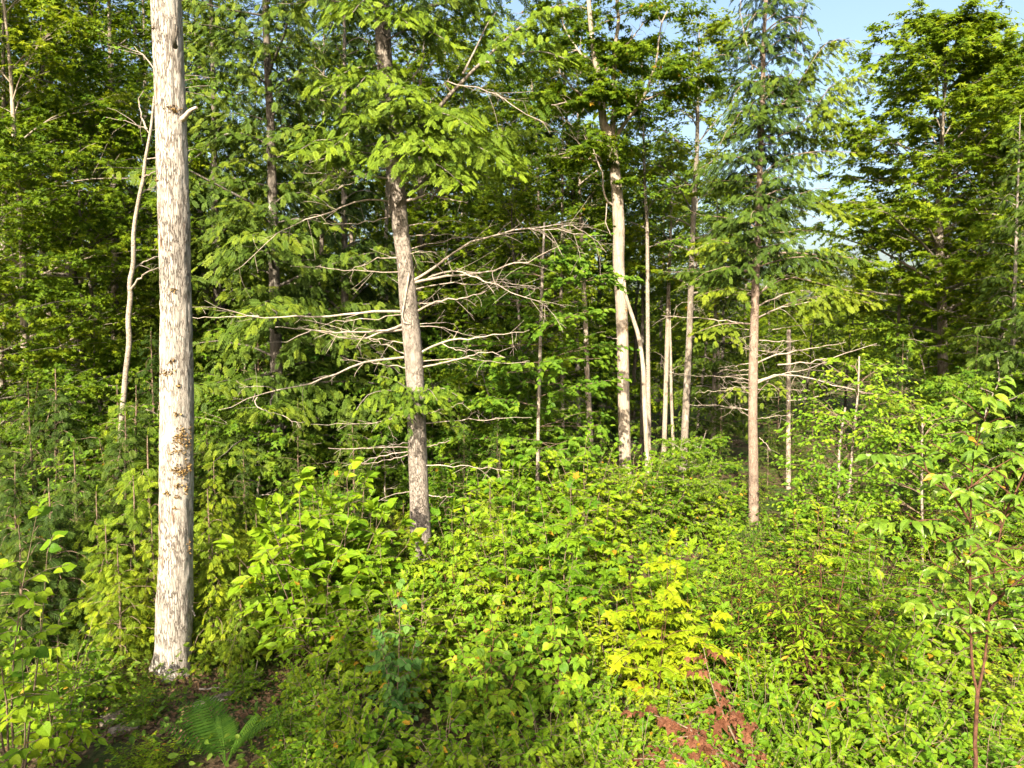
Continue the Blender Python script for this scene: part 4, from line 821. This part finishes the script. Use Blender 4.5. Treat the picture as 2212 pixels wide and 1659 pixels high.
# ------------------------------------------------------------------ shrubs and saplings of the lit edge
def proto_shrub(key, name, seed, H, W, nst, nsh, K, ls, tm, leaf, stem='twig', **kw):
    rng = RNG(seed); r = empty(name, (0, 0, 0)); st, L = grow_shrub(rng, H, W, nst, nsh, K, ls, **kw)
    add_parts(r, 'stem', st, MT[stem]); put_foliage(r, 'foliage', tm, L, MT[leaf]); index_children(r); PR[key] = (r, H)
for v in range(3):
    proto_shrub(f'hobble{v}', 'viburnum_shrub', 300 + v, 1.7, .8, 8, 11, 7, .118, OVATE, 'hobble', shoot=.3, u0=.2, jit=.32)
    proto_shrub(f'shrub{v}', 'leafy_shrub', 310 + v, 1.6, .75, 11, 14, 9, .07, OVATE, 'shrub', shoot=.32, u0=.2)
    proto_shrub(f'aspen{v}', 'aspen_shrub', 320 + v, 1.5, .65, 9, 13, 9, .066, ROUND, 'aspen', stem='redstem', shoot=.3, u0=.2, droop=.5)
    proto_shrub(f'bramble{v}', 'bramble_bush', 330 + v, .95, .62, 11, 11, 8, .066, OVATE, 'bramble', stem='twig', shoot=.28, u0=.2)
for v in range(2):
    proto_shrub(f'maple{v}', 'maple_sapling', 340 + v, 2.0, .6, 6, 13, 7, .105, MAPLE, 'shrub', shoot=.34, u0=.25, jit=.3)
    proto_shrub(f'slender{v}', 'willowy_shrub', 350 + v, 1.9, .7, 10, 15, 10, .065, LANCE, 'shrub', stem='redstem', shoot=.35, u0=.2, droop=.4)
    proto_shrub(f'weed{v}', 'goldenrod_clump', 360 + v, 1.15, .35, 12, 12, 5, .085, LANCE, 'weed', shoot=.07, u0=.15, upright=.8, droop=.1, spread=1.2)
    proto_hem(f'hsap{v}', 370 + v, 2.4, .03, .12, .85, 38, leaf='sapling', name='hemlock_sapling', mat='twig', fl=.2, dens=1.1, el0=.35, top=.14)
proto_shrub('thick0', 'leafy_thicket_shrub', 381, 3.4, 1.0, 8, 18, 9, .095, OVATE, 'beech', shoot=.42, u0=.12, droop=.35)
proto_shrub('thick1', 'leafy_thicket_shrub', 382, 3.2, .9, 8, 18, 9, .078, OVATE, 'aspen', shoot=.42, u0=.12, droop=.4)
proto_hem('htall0', 383, 3.6, .04, .12, 1.15, 56, leaf='sapling', name='hemlock_sapling', mat='twig', fl=.22, dens=1.1, el0=.35, top=.14)
proto_hem('htall1', 384, 3.3, .04, .12, 1.1, 52, leaf='dimhem', name='hemlock_sapling', mat='twig', fl=.22, dens=1.1, el0=.35, top=.14)
for v in range(2): proto_hem(f'hdark{v}', 390 + v, 2.3, .03, .12, .9, 40, leaf='dimhem', name='hemlock_sapling', mat='twig', fl=.2, dens=1.0, el0=.35, top=.14)
DESC = {'hdark': ('dark feathery hemlock sapling', 'sapling'), 'thick': ('thicket shrub with overlapping green leaves', 'shrub'), 'htall': ('young hemlock with feathery boughs', 'sapling'), 'hobble': ('viburnum with broad pale green leaves', 'shrub'), 'shrub': ('leafy shrub with small yellow-green leaves', 'shrub'), 'aspen': ('red-stemmed shrub with rounded leaves', 'shrub'),
        'bramble': ('bramble bush with pointed leaflets', 'bramble'), 'maple': ('maple sapling with lobed leaves', 'sapling'), 'slender': ('willowy shrub with narrow leaves', 'shrub'),
        'weed': ('goldenrod clump with narrow leaves', 'weed'), 'hsap': ('feathery hemlock sapling', 'sapling'), 'fir': ('dark young fir', 'fir')}
LAND['fern'] = np.array([xof(450, 6.9), 6.9, 0]); LAND['cherry sapling'] = np.array([xof(2110, 4.6), 4.6, 0]); LAND['yellow maple sapling'] = np.array([xof(1420, 7.6), 7.6, 0]); LAND['dead snag'] = np.array([xof(1703, 20), 20, 0]); LAND['dry brown branch'] = np.array([xof(1500, 6.4), 6.4, 0])
def landmark_label(kind, x, y, h):
    d, cat = DESC[kind]; best = min(LAND, key=lambda k: (LAND[k][0] - x) ** 2 + (LAND[k][1] - y) ** 2); b = LAND[best]; dist = math.hypot(b[0] - x, b[1] - y)
    size = 'knee-high' if h < .75 else 'waist-high' if h < 1.2 else 'chest-high' if h < 1.65 else 'head-high' if h < 2.2 else 'tall'
    rel = 'close by' if dist < 1.3 else ('behind' if y > b[1] + abs(x - b[0]) * .5 else 'in front of' if y < b[1] - abs(x - b[0]) * .5 else 'beside')
    lab = f'{size} {d} {rel} the {best}'
    return lab, cat, lab
# what must stay in sight: columns of the picture (px0, px1), the depth of the thing, and the row down to which it shows
SHOW = [(205, 345, 7.25, 1550), (325, 425, 8.5, 1490), (876, 936, 12, 1165), (1325, 1372, 18.5, 955), (1608, 1646, 16.3, 1110), (1385, 1412, 16.5, 985), (1150, 1176, 15, 960), (1690, 1716, 20, 900), (1800, 1860, 12.5, 1075), (262, 290, 12.5, 815), (1425, 1460, 24, 910), (1470, 1490, 22, 940)]
TOPX = [-60, 180, 330, 430, 640, 780, 880, 950, 1150, 1300, 1450, 1560, 1700, 1850, 1950, 2080, 2212, 2300]
TOPY = [800, 790, 830, 960, 1030, 1040, 1090, 975, 960, 965, 990, 1010, 1010, 1050, 1060, 1010, 980, 960]
taken = []
def shrub(key, px, Y, H, seed, gap=.0, front=False):
    x = xof(px, Y); half = .45 * FPX / Y * min(H, 1.2)
    lim = np.interp(px, TOPX, TOPY)
    for a, b, D, row in SHOW:
        if Y < D and px + half > a and px - half < b: lim = max(lim, row)
    g0 = float(gz(x, Y)); H = min(H, zof(lim, Y) - g0)
    if H < .28: return
    if gap and any((x - a) ** 2 + (Y - b) ** 2 < gap * gap for a, b in taken): return
    for k in ('white-barked trunk', 'bare-branched hemlock'):
        if math.hypot(LAND[k][0] - x, LAND[k][1] - Y) < .42: return
    taken.append((x, Y)); kind = key.rstrip('0123456789'); lab, cat, grp = landmark_label(kind, x, Y, H); q = RNG(seed); r, H0 = PR[key]; s = H / H0
    sx = min(max(s, .62), 1.5)
    return copy_thing(r, (x, Y, g0 - .03), q.normal(0, .5) if kind != 'hsap' else q.uniform(0, 6.28), (sx * q.uniform(.88, 1.12), sx * q.uniform(.88, 1.12), s), lab, cat, grp)
def fill(seed, n, pxr, Yr, Hr, keys, gap):
    q = RNG(seed)
    for i in range(n):
        Y = math.sqrt(q.uniform(Yr[0] ** 2, Yr[1] ** 2)); px = q.uniform(*pxr); k = keys[q.integers(len(keys))]
        k = keys[int(vnoise(np.array([[xof(px, Y) * .55, Y * .55, seed]]), 3)[0] * 1.7 * len(keys) + q.uniform(-.6, .6)) % len(keys)]
        if k[-1] == '*': k = k[:-1] + str(q.integers(3 if k[:-1] in ('hobble', 'shrub', 'aspen', 'bramble') else 2))
        shrub(k, px, Y, q.uniform(*Hr) * (.6 + .75 * float(vnoise(np.array([[xof(px, Y) * .8, Y * .8, 7.]]), 5)[0])), seed * 100 + i, gap)
# thicket by the white-barked trunk
for i, (k, px, Y, H) in enumerate([('hsap0', 275, 9.35, 2.45), ('hsap1', 215, 8.9, 1.9), ('hsap0', 318, 9.2, 1.9), ('hsap0', 240, 8.5, 1.7), ('hsap1', 195, 9.4, 2.2), ('hsap1', 300, 8.75, 1.5), ('hsap0', 445, 9.0, 1.7), ('hsap1', 505, 8.8, 1.5), ('hsap1', 470, 9.3, 2.0), ('hsap0', 545, 9.8, 1.9), ('hsap1', 440, 8.95, 1.2), ('htall1', 288, 11.5, 3.6), ('thick0', 235, 11.7, 3.5), ('htall1', 262, 11.0, 3.2), ('hdark0', 90, 9.0, 2.5), ('hdark1', 150, 9.8, 2.8), ('hdark0', 20, 8.6, 2.0), ('hsap1', 310, 10.4, 2.9), ('hsap0', 1060, 11.2, 2.0), ('hsap1', 1235, 10.4, 1.7),
                                 ('weed0', 560, 9.6, 1.5), ('weed1', 590, 10.1, 1.6), ('weed0', 605, 9.4, 1.2), ('weed1', 530, 10.4, 1.5), ('weed0', 1690, 7.4, 1.0), ('weed1', 1640, 7.6, 1.0)]): shrub(k, px, Y, H, 5000 + i)
fill(40, 26, (-60, 190), (9.6, 13.5), (2.6, 4.2), ['thick0', 'htall1', 'htall1', 'thick0'], .8)
fill(52, 16, (190, 345), (11, 13.5), (2.6, 4.2), ['thick0', 'htall1', 'htall0', 'thick0'], .8)
fill(41, 14, (-60, 120), (7.8, 10.2), (1.0, 2.0), ['hdark*', 'hdark*', 'hobble*', 'hdark*'], .6)
fill(50, 14, (170, 335), (9.3, 10.6), (1.4, 2.4), ['hsap*', 'hdark*'], .5)
fill(39, 20, (430, 880), (11.3, 14), (1.8, 3.0), ['thick0', 'htall1', 'htall0', 'hdark*'], .75)
fill(53, 16, (425, 620), (9.1, 11.4), (1.2, 2.1), ['hsap*', 'hsap*', 'weed*'], .5)
fill(42, 60, (600, 900), (8.6, 14), (1.1, 2.6), ['hobble*', 'hobble*', 'hsap*', 'shrub*', 'maple*'], .55)
fill(43, 150, (920, 1620), (8.4, 17), (1.0, 2.4), ['hobble*', 'shrub*', 'aspen*', 'maple*', 'shrub*'], .52)
fill(44, 150, (1560, 2290), (7.4, 17), (.9, 2.2), ['shrub*', 'slender*', 'aspen*', 'bramble*', 'slender*'], .52)
fill(45, 80, (600, 1650), (6.7, 8.8), (.7, 1.4), ['bramble*', 'aspen*', 'shrub*', 'weed*', 'bramble*'], .42)
fill(46, 80, (1500, 2290), (5.2, 8.0), (.6, 1.15), ['bramble*', 'bramble*', 'shrub*'], .42)
fill(47, 60, (560, 1600), (5.4, 7.0), (.5, .95), ['bramble*', 'bramble*', 'shrub*'], .4)
fill(48, 16, (-60, 150), (5.6, 8.0), (.5, 1.2), ['bramble*', 'slender*', 'hobble*'], .45)
fill(51, 14, (150, 330), (5.8, 8.6), (.28, .5), ['bramble*', 'slender*'], .45)
fill(49, 22, (330, 640), (5.6, 8.3), (.28, .42), ['bramble*'], .45)

# ------------------------------------------------------------------ plants with leaves one can pick apart
def leaf_plant(name, label, cat, base, seed, key, tm, leaf, stem, H, W, nst, nsh, K, ls, limit=290, **kw):
    rng = RNG(seed); r = empty(name, base, label, cat); st, L = grow_shrub(rng, H, W, nst, nsh, K, ls, **kw)
    add_parts(r, 'stem', st, MT[stem]); o = rng.permutation(len(L[0])); L = tuple(a[o] for a in L); A, B = cut(L, limit); put_leaves(r, key, tm, A, MT[leaf])
    if len(B[0]): put_foliage(r, 'foliage', tm, B, MT[leaf])
    return r
def gp(px, Y): x = xof(px, Y); return (x, Y, float(gz(x, Y)) - .02)
def cherry():
    rng = RNG(77); Y = 4.6; b = np.array(gp(2106, Y)); r = empty('cherry_sapling', b, 'cherry sapling with a forked red-brown stem and long drooping pointed leaves', 'sapling'); O, D, Ls = [], [], []
    def st(pts, r0, r1, nsh, u0, name='stem', sl=.4):
        P = resample([at(a, c, d) - b for a, c, d in pts], 14); g = Geo(); tube(g, P, np.linspace(r0, r1, 14), 8)
        u = u0 + (1 - u0) * (np.arange(nsh) + rng.random(nsh) * .7) / max(nsh, 1); aa = np.arange(nsh) * 2.4 + rng.normal(0, .4, nsh)
        for k in range(nsh):
            q = along(P, u[k])[0]; d = nrm(np.array([math.cos(aa[k]), math.sin(aa[k]), rng.uniform(.35, .9)])); l = sl * rng.uniform(.6, 1.2) * (1.2 - .5 * u[k]); tube(g, [q, q + d * l * .5, q + d * l - UP * .1 * l], [.006, .004, .0025], 5)
            O.append(q); D.append(d); Ls.append(l)
        O.append(P[-1]); D.append(nrm(P[-1] - P[-2])); Ls.append(.22)
        part(name, g.mesh(name, MT['redstem']), r); return P
    g = Geo(); P = resample([np.zeros(3), at(2104, 1700, Y) - b, at(2106, 1600, Y) - b, at(2112, 1495, Y) - b], 12); tube(g, P, np.linspace(.016, .012, 12), 10); part('stem', g.mesh('stem', MT['redstem']), r)
    st([(2112, 1500, Y), (2100, 1440, Y), (2096, 1300, Y - .05), (2096, 1150, Y - .1), (2100, 1020, Y - .15), (2112, 950, Y - .2), (2145, 862, Y - .2)], .0095, .003, 21, .2)
    st([(2112, 1498, Y), (2128, 1420, Y + .05), (2136, 1330, Y + .1), (2150, 1220, Y + .2), (2165, 1120, Y + .25), (2185, 1010, Y + .3)], .009, .003, 19, .2)
    st([(2136, 1320, Y + .1), (2170, 1280, Y), (2230, 1230, Y - .1)], .01, .004, 6, .2)
    st([(2097, 1130, Y - .1), (2050, 1060, Y - .2), (1990, 1010, Y - .3), (1925, 985, Y - .4)], .009, .003, 6, .2, sl=.22)
    st([(2096, 1240, Y - .05), (2050, 1180, Y - .2), (1990, 1140, Y - .3), (1950, 1130, Y - .3)], .009, .003, 6, .2, sl=.25)
    st([(2160, 1130, Y + .25), (2200, 1050, Y + .2), (2240, 960, Y + .2)], .008, .003, 6, .2)
    st([(2100, 1380, Y), (2050, 1330, Y - .2), (2010, 1310, Y - .3)], .007, .003, 4, .3, sl=.25)
    L = leafy_shoots(rng, np.array(O), np.array(D), np.array(Ls), 9, .086, droop=.5, bias=(0, -.5, 0), jit=.3)
    A, B = cut(L, 300); put_leaves(r, 'cherry', CHERRY, A, MT['cherry'])
    if len(B[0]): put_foliage(r, 'foliage', CHERRY, B, MT['cherry'])
cherry()
leaf_plant('maple_sapling', 'bright yellow maple sapling with large lobed leaves above the dry brown branch', 'sapling', gp(1425, 7.6), 81, 'ymaple', MAPLE, 'yellow', 'redstem', 2.1, .78, 7, 11, 6, .125, droop=.3, u0=.22, shoot=.36, jit=.28)
leaf_plant('maple_sapling', 'yellow-green maple sapling with lobed leaves close behind the yellow one', 'sapling', gp(1490, 8.2), 82, 'gmaple', MAPLE, 'hobble', 'redstem', 1.9, .55, 4, 10, 6, .12, u0=.25, shoot=.34, jit=.28)
leaf_plant('birch_sapling', 'bluish-green birch sapling with drooping leaves in shade beside the aspen shrub', 'sapling', gp(850, 7.15), 83, 'bbirch', ROUND, 'birch', 'twig', 1.8, .36, 4, 12, 6, .072, u0=.25, shoot=.24, droop=.7)
leaf_plant('aspen_shrub', 'bushy aspen with rounded leaves and a few yellow ones, beside the bluish birch sapling', 'shrub', gp(1060, 7.3), 84, 'basp', ROUND, 'aspen', 'redstem', 1.55, .6, 7, 9, 6, .092, u0=.25, shoot=.28, droop=.55)
leaf_plant('aspen_shrub', 'bushy aspen with rounded leaves between the yellow maple sapling and another aspen', 'shrub', gp(1210, 7.5), 85, 'basp', ROUND, 'aspen', 'redstem', 1.5, .5, 6, 9, 6, .09, u0=.25, shoot=.28, droop=.55)
leaf_plant('alder_shrub', 'tall shrub with large round bright leaves opposite the white-barked trunk, reaching over the firs', 'shrub', gp(-10, 5.6), 86, 'alder', ROUND, 'hobble', 'twig', 2.95, .62, 6, 9, 5, .1, u0=.35, shoot=.34, droop=.35)
leaf_plant('alder_shrub', 'low shrub with pointed bright leaves between the fern and the tall round-leaved shrub', 'shrub', gp(85, 6.4), 87, 'alder2', CHERRY, 'hobble', 'twig', 1.6, .6, 7, 9, 6, .095, u0=.2, shoot=.34, droop=.4)
for i, (px, Y, H, s) in enumerate([(690, 9.6, 1.75, .62), (800, 9.9, 1.7, .6), (980, 10.2, 1.8, .62), (1085, 9.4, 1.75, .6), (620, 10.6, 1.7, .6)]):
    leaf_plant('viburnum_shrub', ['broad-leaved viburnum beside the goldenrod clumps', 'broad-leaved viburnum at the foot of the bare-branched hemlock', 'broad-leaved viburnum just beyond the foot of the bare-branched hemlock', 'broad-leaved viburnum between the aspen shrubs and bare-branched hemlock', 'broad-leaved viburnum tucked behind the goldenrod clumps'][i], 'shrub', gp(px, Y), 90 + i, 'vib', OVATE, 'hobble', 'twig', min(H, zof(np.interp(px, TOPX, TOPY), Y)), s, 8, 8, 7, .13, u0=.2, shoot=.3, jit=.28)
for i, (px, Y, H) in enumerate([(1760, 6.3, .95), (1880, 6.6, 1.0), (1660, 6.9, .95), (1840, 5.9, .8), (1980, 6.2, .9), (1960, 7.0, 1.0), (760, 6.5, .8), (1180, 6.4, .85), (960, 6.5, .8)]):
    leaf_plant('bramble_bush', ['bramble with pale stems between dry brown branch and cherry sapling', 'upright bramble behind the one nearest the dry brown branch', 'bramble growing right behind the dry brown branch', 'low bramble between dry brown branch and cherry sapling', 'bramble close by the cherry sapling stem', 'taller bramble some way behind the cherry sapling', 'shaded bramble between the fern and bluish birch sapling', 'shaded bramble under the aspen shrubs with yellowing leaves', 'shaded bramble right under the bluish birch sapling'][i], 'bramble', gp(px, Y), 110 + i, 'bram', OVATE, 'bramble', 'twig', H, .5, 10, 7, 7, .082, u0=.2, shoot=.3, jit=.3)

# fern
def fern(px, Y, size, seed, label, nfr=9):
    rng = RNG(seed); b = np.array(gp(px, Y)); r = empty('fern', b, label, 'fern')
    pm = []
    for v in range(3):
        q = RNG(v + 40); n = 7; V, F = [], []
        for i in range(n + 1):
            t = i / n; wd = .062 * math.sin(pi * (.12 + .86 * t)) ** .7 * (1 if i % 2 else .72); z = -.12 * t * t
            V += [(-wd, t, z + .012), (0, t, z), (wd, t, z + .012)]
        for i in range(n):
            for j in (0, 1): F.append((i * 3 + j, i * 3 + j + 1, i * 3 + j + 4, i * 3 + j + 3))
        g = Geo(); g.add(V, F, 0, .2 + .3 * v); pm.append(g.mesh('pinna', MT['fern'], False))
    for k in range(nfr):
        az = [2.55, 1.95, 1.3, .75, .3, 2.95, -.1, 1.6, 2.2][k] + rng.normal(0, .2); L = size * rng.uniform(.65, 1.1); t = np.linspace(0, 1, 14)[:, None]; h = np.array([math.cos(az), math.sin(az) * .55 - .25, 0])
        P = h * (L * .62 * t ** 1.25) + UP * (L * (.98 * t - .36 * t * t)); g = Geo(); tube(g, P, np.linspace(.006, .002, 14), 5); fr = part('frond', g.mesh('frond', MT['fern']), r)
        np_ = 19; side = nrm(np.cross(h, UP))
        for j in range(np_):
            u = .2 + .79 * j / np_; q = along(P, u)[0]; tg = nrm(along(P, min(u + .03, 1))[0] - along(P, u - .03)[0]); l = L * .215 * math.sin(pi * (.2 + .78 * (j / np_))) ** .8 + .01
            nn = nrm(np.cross(side, tg)); nn = nn if nn[2] > 0 else -nn
            for s in (-1, 1):
                y = nrm(side * s + tg * .32 - UP * .1); x = nrm(np.cross(y, nn)); z = np.cross(x, y); M = np.eye(4); M[:3, 0] = x * l; M[:3, 1] = y * l; M[:3, 2] = z * l; M[:3, 3] = q
                o = bpy.data.objects.new('pinna', pm[rng.integers(3)]); col.objects.link(o); o.parent = fr; o.matrix_local = Matrix(M.tolist())
fern(465, 6.75, 1.02, 5, 'large green fern with spreading fronds below the white-barked trunk')

# dry branch with brown leaves
def dry_branch():
    rng = RNG(66); Y = 6.3; b = np.array(gp(1520, Y)); r = empty('fallen_branch', b, 'fallen branch with curled dry brown leaves among the brambles', 'branch'); O, D, Ls = [], [], []
    for pts in [[(1640, 1700, 5.9), (1570, 1560, 6.2), (1535, 1470, 6.35), (1520, 1400, 6.45)], [(1640, 1700, 5.9), (1540, 1610, 6.1), (1460, 1560, 6.3), (1390, 1540, 6.4)], [(1640, 1700, 5.9), (1520, 1660, 5.9), (1420, 1640, 6.0), (1350, 1640, 6.05)], [(1640, 1700, 5.9), (1640, 1640, 5.9), (1600, 1570, 6.1), (1590, 1540, 6.2)], [(1640, 1700, 5.9), (1560, 1640, 6.0), (1500, 1590, 6.15), (1450, 1600, 6.2)]]:
        P = resample([at(*p) - b for p in pts], 9); g = Geo(); tube(g, P, np.linspace(.014, .004, 9), 6); part('twig', g.mesh('twig', MT['twig']), r)
        n = 10; u = np.linspace(.2, 1, n); O.append(along(P, u)); aa = rng.uniform(0, 6.28, n); D.append(np.stack([np.cos(aa), np.sin(aa), rng.uniform(-.3, .5, n)], -1)); Ls.append(np.full(n, .16))
    L = leafy_shoots(rng, np.concatenate(O), np.concatenate(D), np.concatenate(Ls), 6, .085, droop=.6, jit=.8, spread=1.2)
    t = MAPLE[0].copy(); t[:, 2] += .5 * np.abs(t[:, 0]) - .25 * t[:, 1] ** 2; put_leaves(r, 'dead', (t, MAPLE[1]), cut(L, 290)[0], MT['deadleaf'])
dry_branch()

# logs and sticks by the foot of the white-barked trunk
def log(label, pts, r0, r1, seed, mat='log', tw=0, name='fallen_log', cat='log'):
    rng = RNG(seed); W = np.array([at(*p) for p in pts]); W[:, 2] = [float(gz(a[0], a[1])) + r0 * .8 + e for a, e in zip(W, np.linspace(.0, .03, len(W)))]; b = W[0].copy(); b[2] -= r0 * .8
    r = empty(name, b, label, cat); P = resample(W - b, 30); R = np.linspace(r0, r1, 30); V, F, T = tube_arrays(P, R, 14); C = np.repeat(P, 14, 0); u = nrm(V - C)
    V = V + u * ((vnoise(V * 9, seed) - .5) * r0 * .7 + (vnoise(np.stack([u[:, 0] * 6, u[:, 2] * 6, V[:, 0] * 1.5], 1), seed) - .5) * r0 * .35)[:, None]
    g = Geo(); g.add(V, F); g.add(np.vstack([V[-14:], P[-1:]]), [[q, (q + 1) % 14, 14] for q in range(14)]); g.add(np.vstack([V[:14], P[:1]]), [[(q + 1) % 14, q, 14] for q in range(14)]); part('bole', g.mesh('bole', MT[mat]), r)
    for k in range(tw):
        q = along(P, rng.uniform(.2, .9))[0]; d = nrm(rng.normal(0, 1, 3) + UP * .8); g = Geo(); l = rng.uniform(.12, .4); tube(g, [q, q + d * l * .6, q + d * l], [.012, .009, .005], 6); part('branch_stub', g.mesh('branch_stub', MT['dead']), r)
log('weathered split log lying between the fern and low bright shrub', [(215, 1600, 7.35), (270, 1580, 7.5), (330, 1555, 7.75)], .07, .05, 3, tw=2)
log('grey fallen pole running away behind the fern', [(420, 1540, 7.7), (500, 1500, 8.1), (560, 1475, 8.5)], .045, .03, 4, tw=2)
log('short pale broken log piece beside the split log', [(238, 1600, 7.15), (300, 1595, 7.2)], .05, .035, 5)
for i, (lab, pts, r0) in enumerate([('thin bent stick propped by the foot of the white-barked trunk', [(272, 1620, 7.6), (285, 1560, 7.9), (305, 1490, 8.3)], .014), ('thin grey stick lying across the split log', [(250, 1590, 7.3), (300, 1560, 7.6), (330, 1520, 8.0)], .012), ('grey stick lying among brambles beside the fern', [(590, 1610, 7.0), (640, 1600, 7.1), (700, 1575, 7.3)], .014), ('pale stick half buried near the grey fallen pole', [(470, 1520, 7.9), (540, 1500, 8.1)], .016), ('dark stick crossing the grey fallen pole', [(430, 1490, 8.2), (520, 1485, 8.3)], .014)]):
    rng = RNG(500 + i); W = np.array([at(*p) for p in pts])
    for w_ in W: w_[2] = max(w_[2], float(gz(w_[0], w_[1])) + r0 * .6) if i == 0 else float(gz(w_[0], w_[1])) + r0 * .6 + .02
    if i == 0: W[0, 2] = float(gz(W[0, 0], W[0, 1])) + r0 * .5
    b = W[0].copy(); r = empty('stick', b, lab, 'stick'); part('shaft', dead_branch(rng, W - b, r0, .005, 3, .2).mesh('shaft', MT['dead']), r)

# ------------------------------------------------------------------ what nobody could count
def stuff(name, label, tm, n, seed, pxr, Yr, hr, ls, mat, dens=None, jit=.45, k=1.0):
    q = RNG(seed); Y = np.sqrt(q.uniform(Yr[0] ** 2, Yr[1] ** 2, n)); px = q.uniform(*pxr, n); x = (px - CX) / FPX * Y
    pt = vnoise(np.stack([x * .9, Y * .9, np.zeros(n)], 1), seed); z = gz(x, Y) + hr[0] + (hr[1] - hr[0]) * q.random(n) ** 1.3 * (.35 + 1.1 * pt)
    a = q.uniform(0, 6.28, n); D = np.stack([np.cos(a), np.sin(a), q.normal(-.2, .3, n)], -1); N = UP + np.array([0, -.35 * k, 0]) + q.normal(0, jit, (n, 3)); g = Geo()
    scatter(g, tm, np.stack([x, Y, z], 1), D, N, ls * q.uniform(.6, 1.3, n), np.clip(.5 * pt + .5 * q.random(n), 0, 1)); o = part(name, g.mesh(name, MT[mat], False), None, 'stuff'); o['label'] = label
stuff('undergrowth', 'low green leafy undergrowth covering the ground between the shrubs', FOUR, 19000, 1, (-150, 2360), (4.6, 17), (.03, .42), .08, 'under')
stuff('forest_litter', 'brown dead leaves and scraps around the foot of the white-barked trunk', FOUR, 3500, 4, (120, 640), (7.0, 8.9), (.005, .05), .055, 'litter', jit=.5)
stuff('weeds', 'dim green weeds on the floor of the wood', SMALL, 22000, 2, (-300, 2500), (14, 60), (.03, .8), .16, 'under')
stuff('leaf_litter', 'brown fallen leaves and scraps on the ground', FOUR, 9000, 3, (-150, 2360), (4.6, 14), (.005, .05), .06, 'litter', jit=.5)

def far_wood():
    q = RNG(8); g = Geo()
    for i in range(260):
        left = i % 2; Y = q.uniform(48, 110) if left else q.uniform(64, 150); px = q.uniform(-500, 1420) if left else q.uniform(1300, 2700); x = (px - CX) / FPX * Y
        H = (q.uniform(13, 20) if left else q.uniform(8, 12.5)); R = q.uniform(2.2, 3.6); n = 210
        v = nrm(q.normal(0, 1, (n, 3))) * q.uniform(.45, 1, (n, 1)) ** .5; lump = 1 + .35 * np.sin(v[:, :1] * 5 + i) * np.sin(v[:, 2:] * 7 + i * 2)
        P = v * lump * np.array([R, R, H * .48]) + np.array([x, Y, H * .52]); D = q.normal(0, 1, (n, 3)); N = nrm(v + q.normal(0, .5, (n, 3)) + UP * .6)
        scatter(g, SMALL, P, D, N, q.uniform(.5, 1.05, n), np.clip(q.normal(.5, .2) + q.normal(0, .15, n), 0, 1))
    o = part('forest', g.mesh('forest', MT['maple'], False), None, 'stuff'); o['label'] = 'far green wood closing the view behind the trees'
far_wood()
for r, H in PR.values(): drop(r)
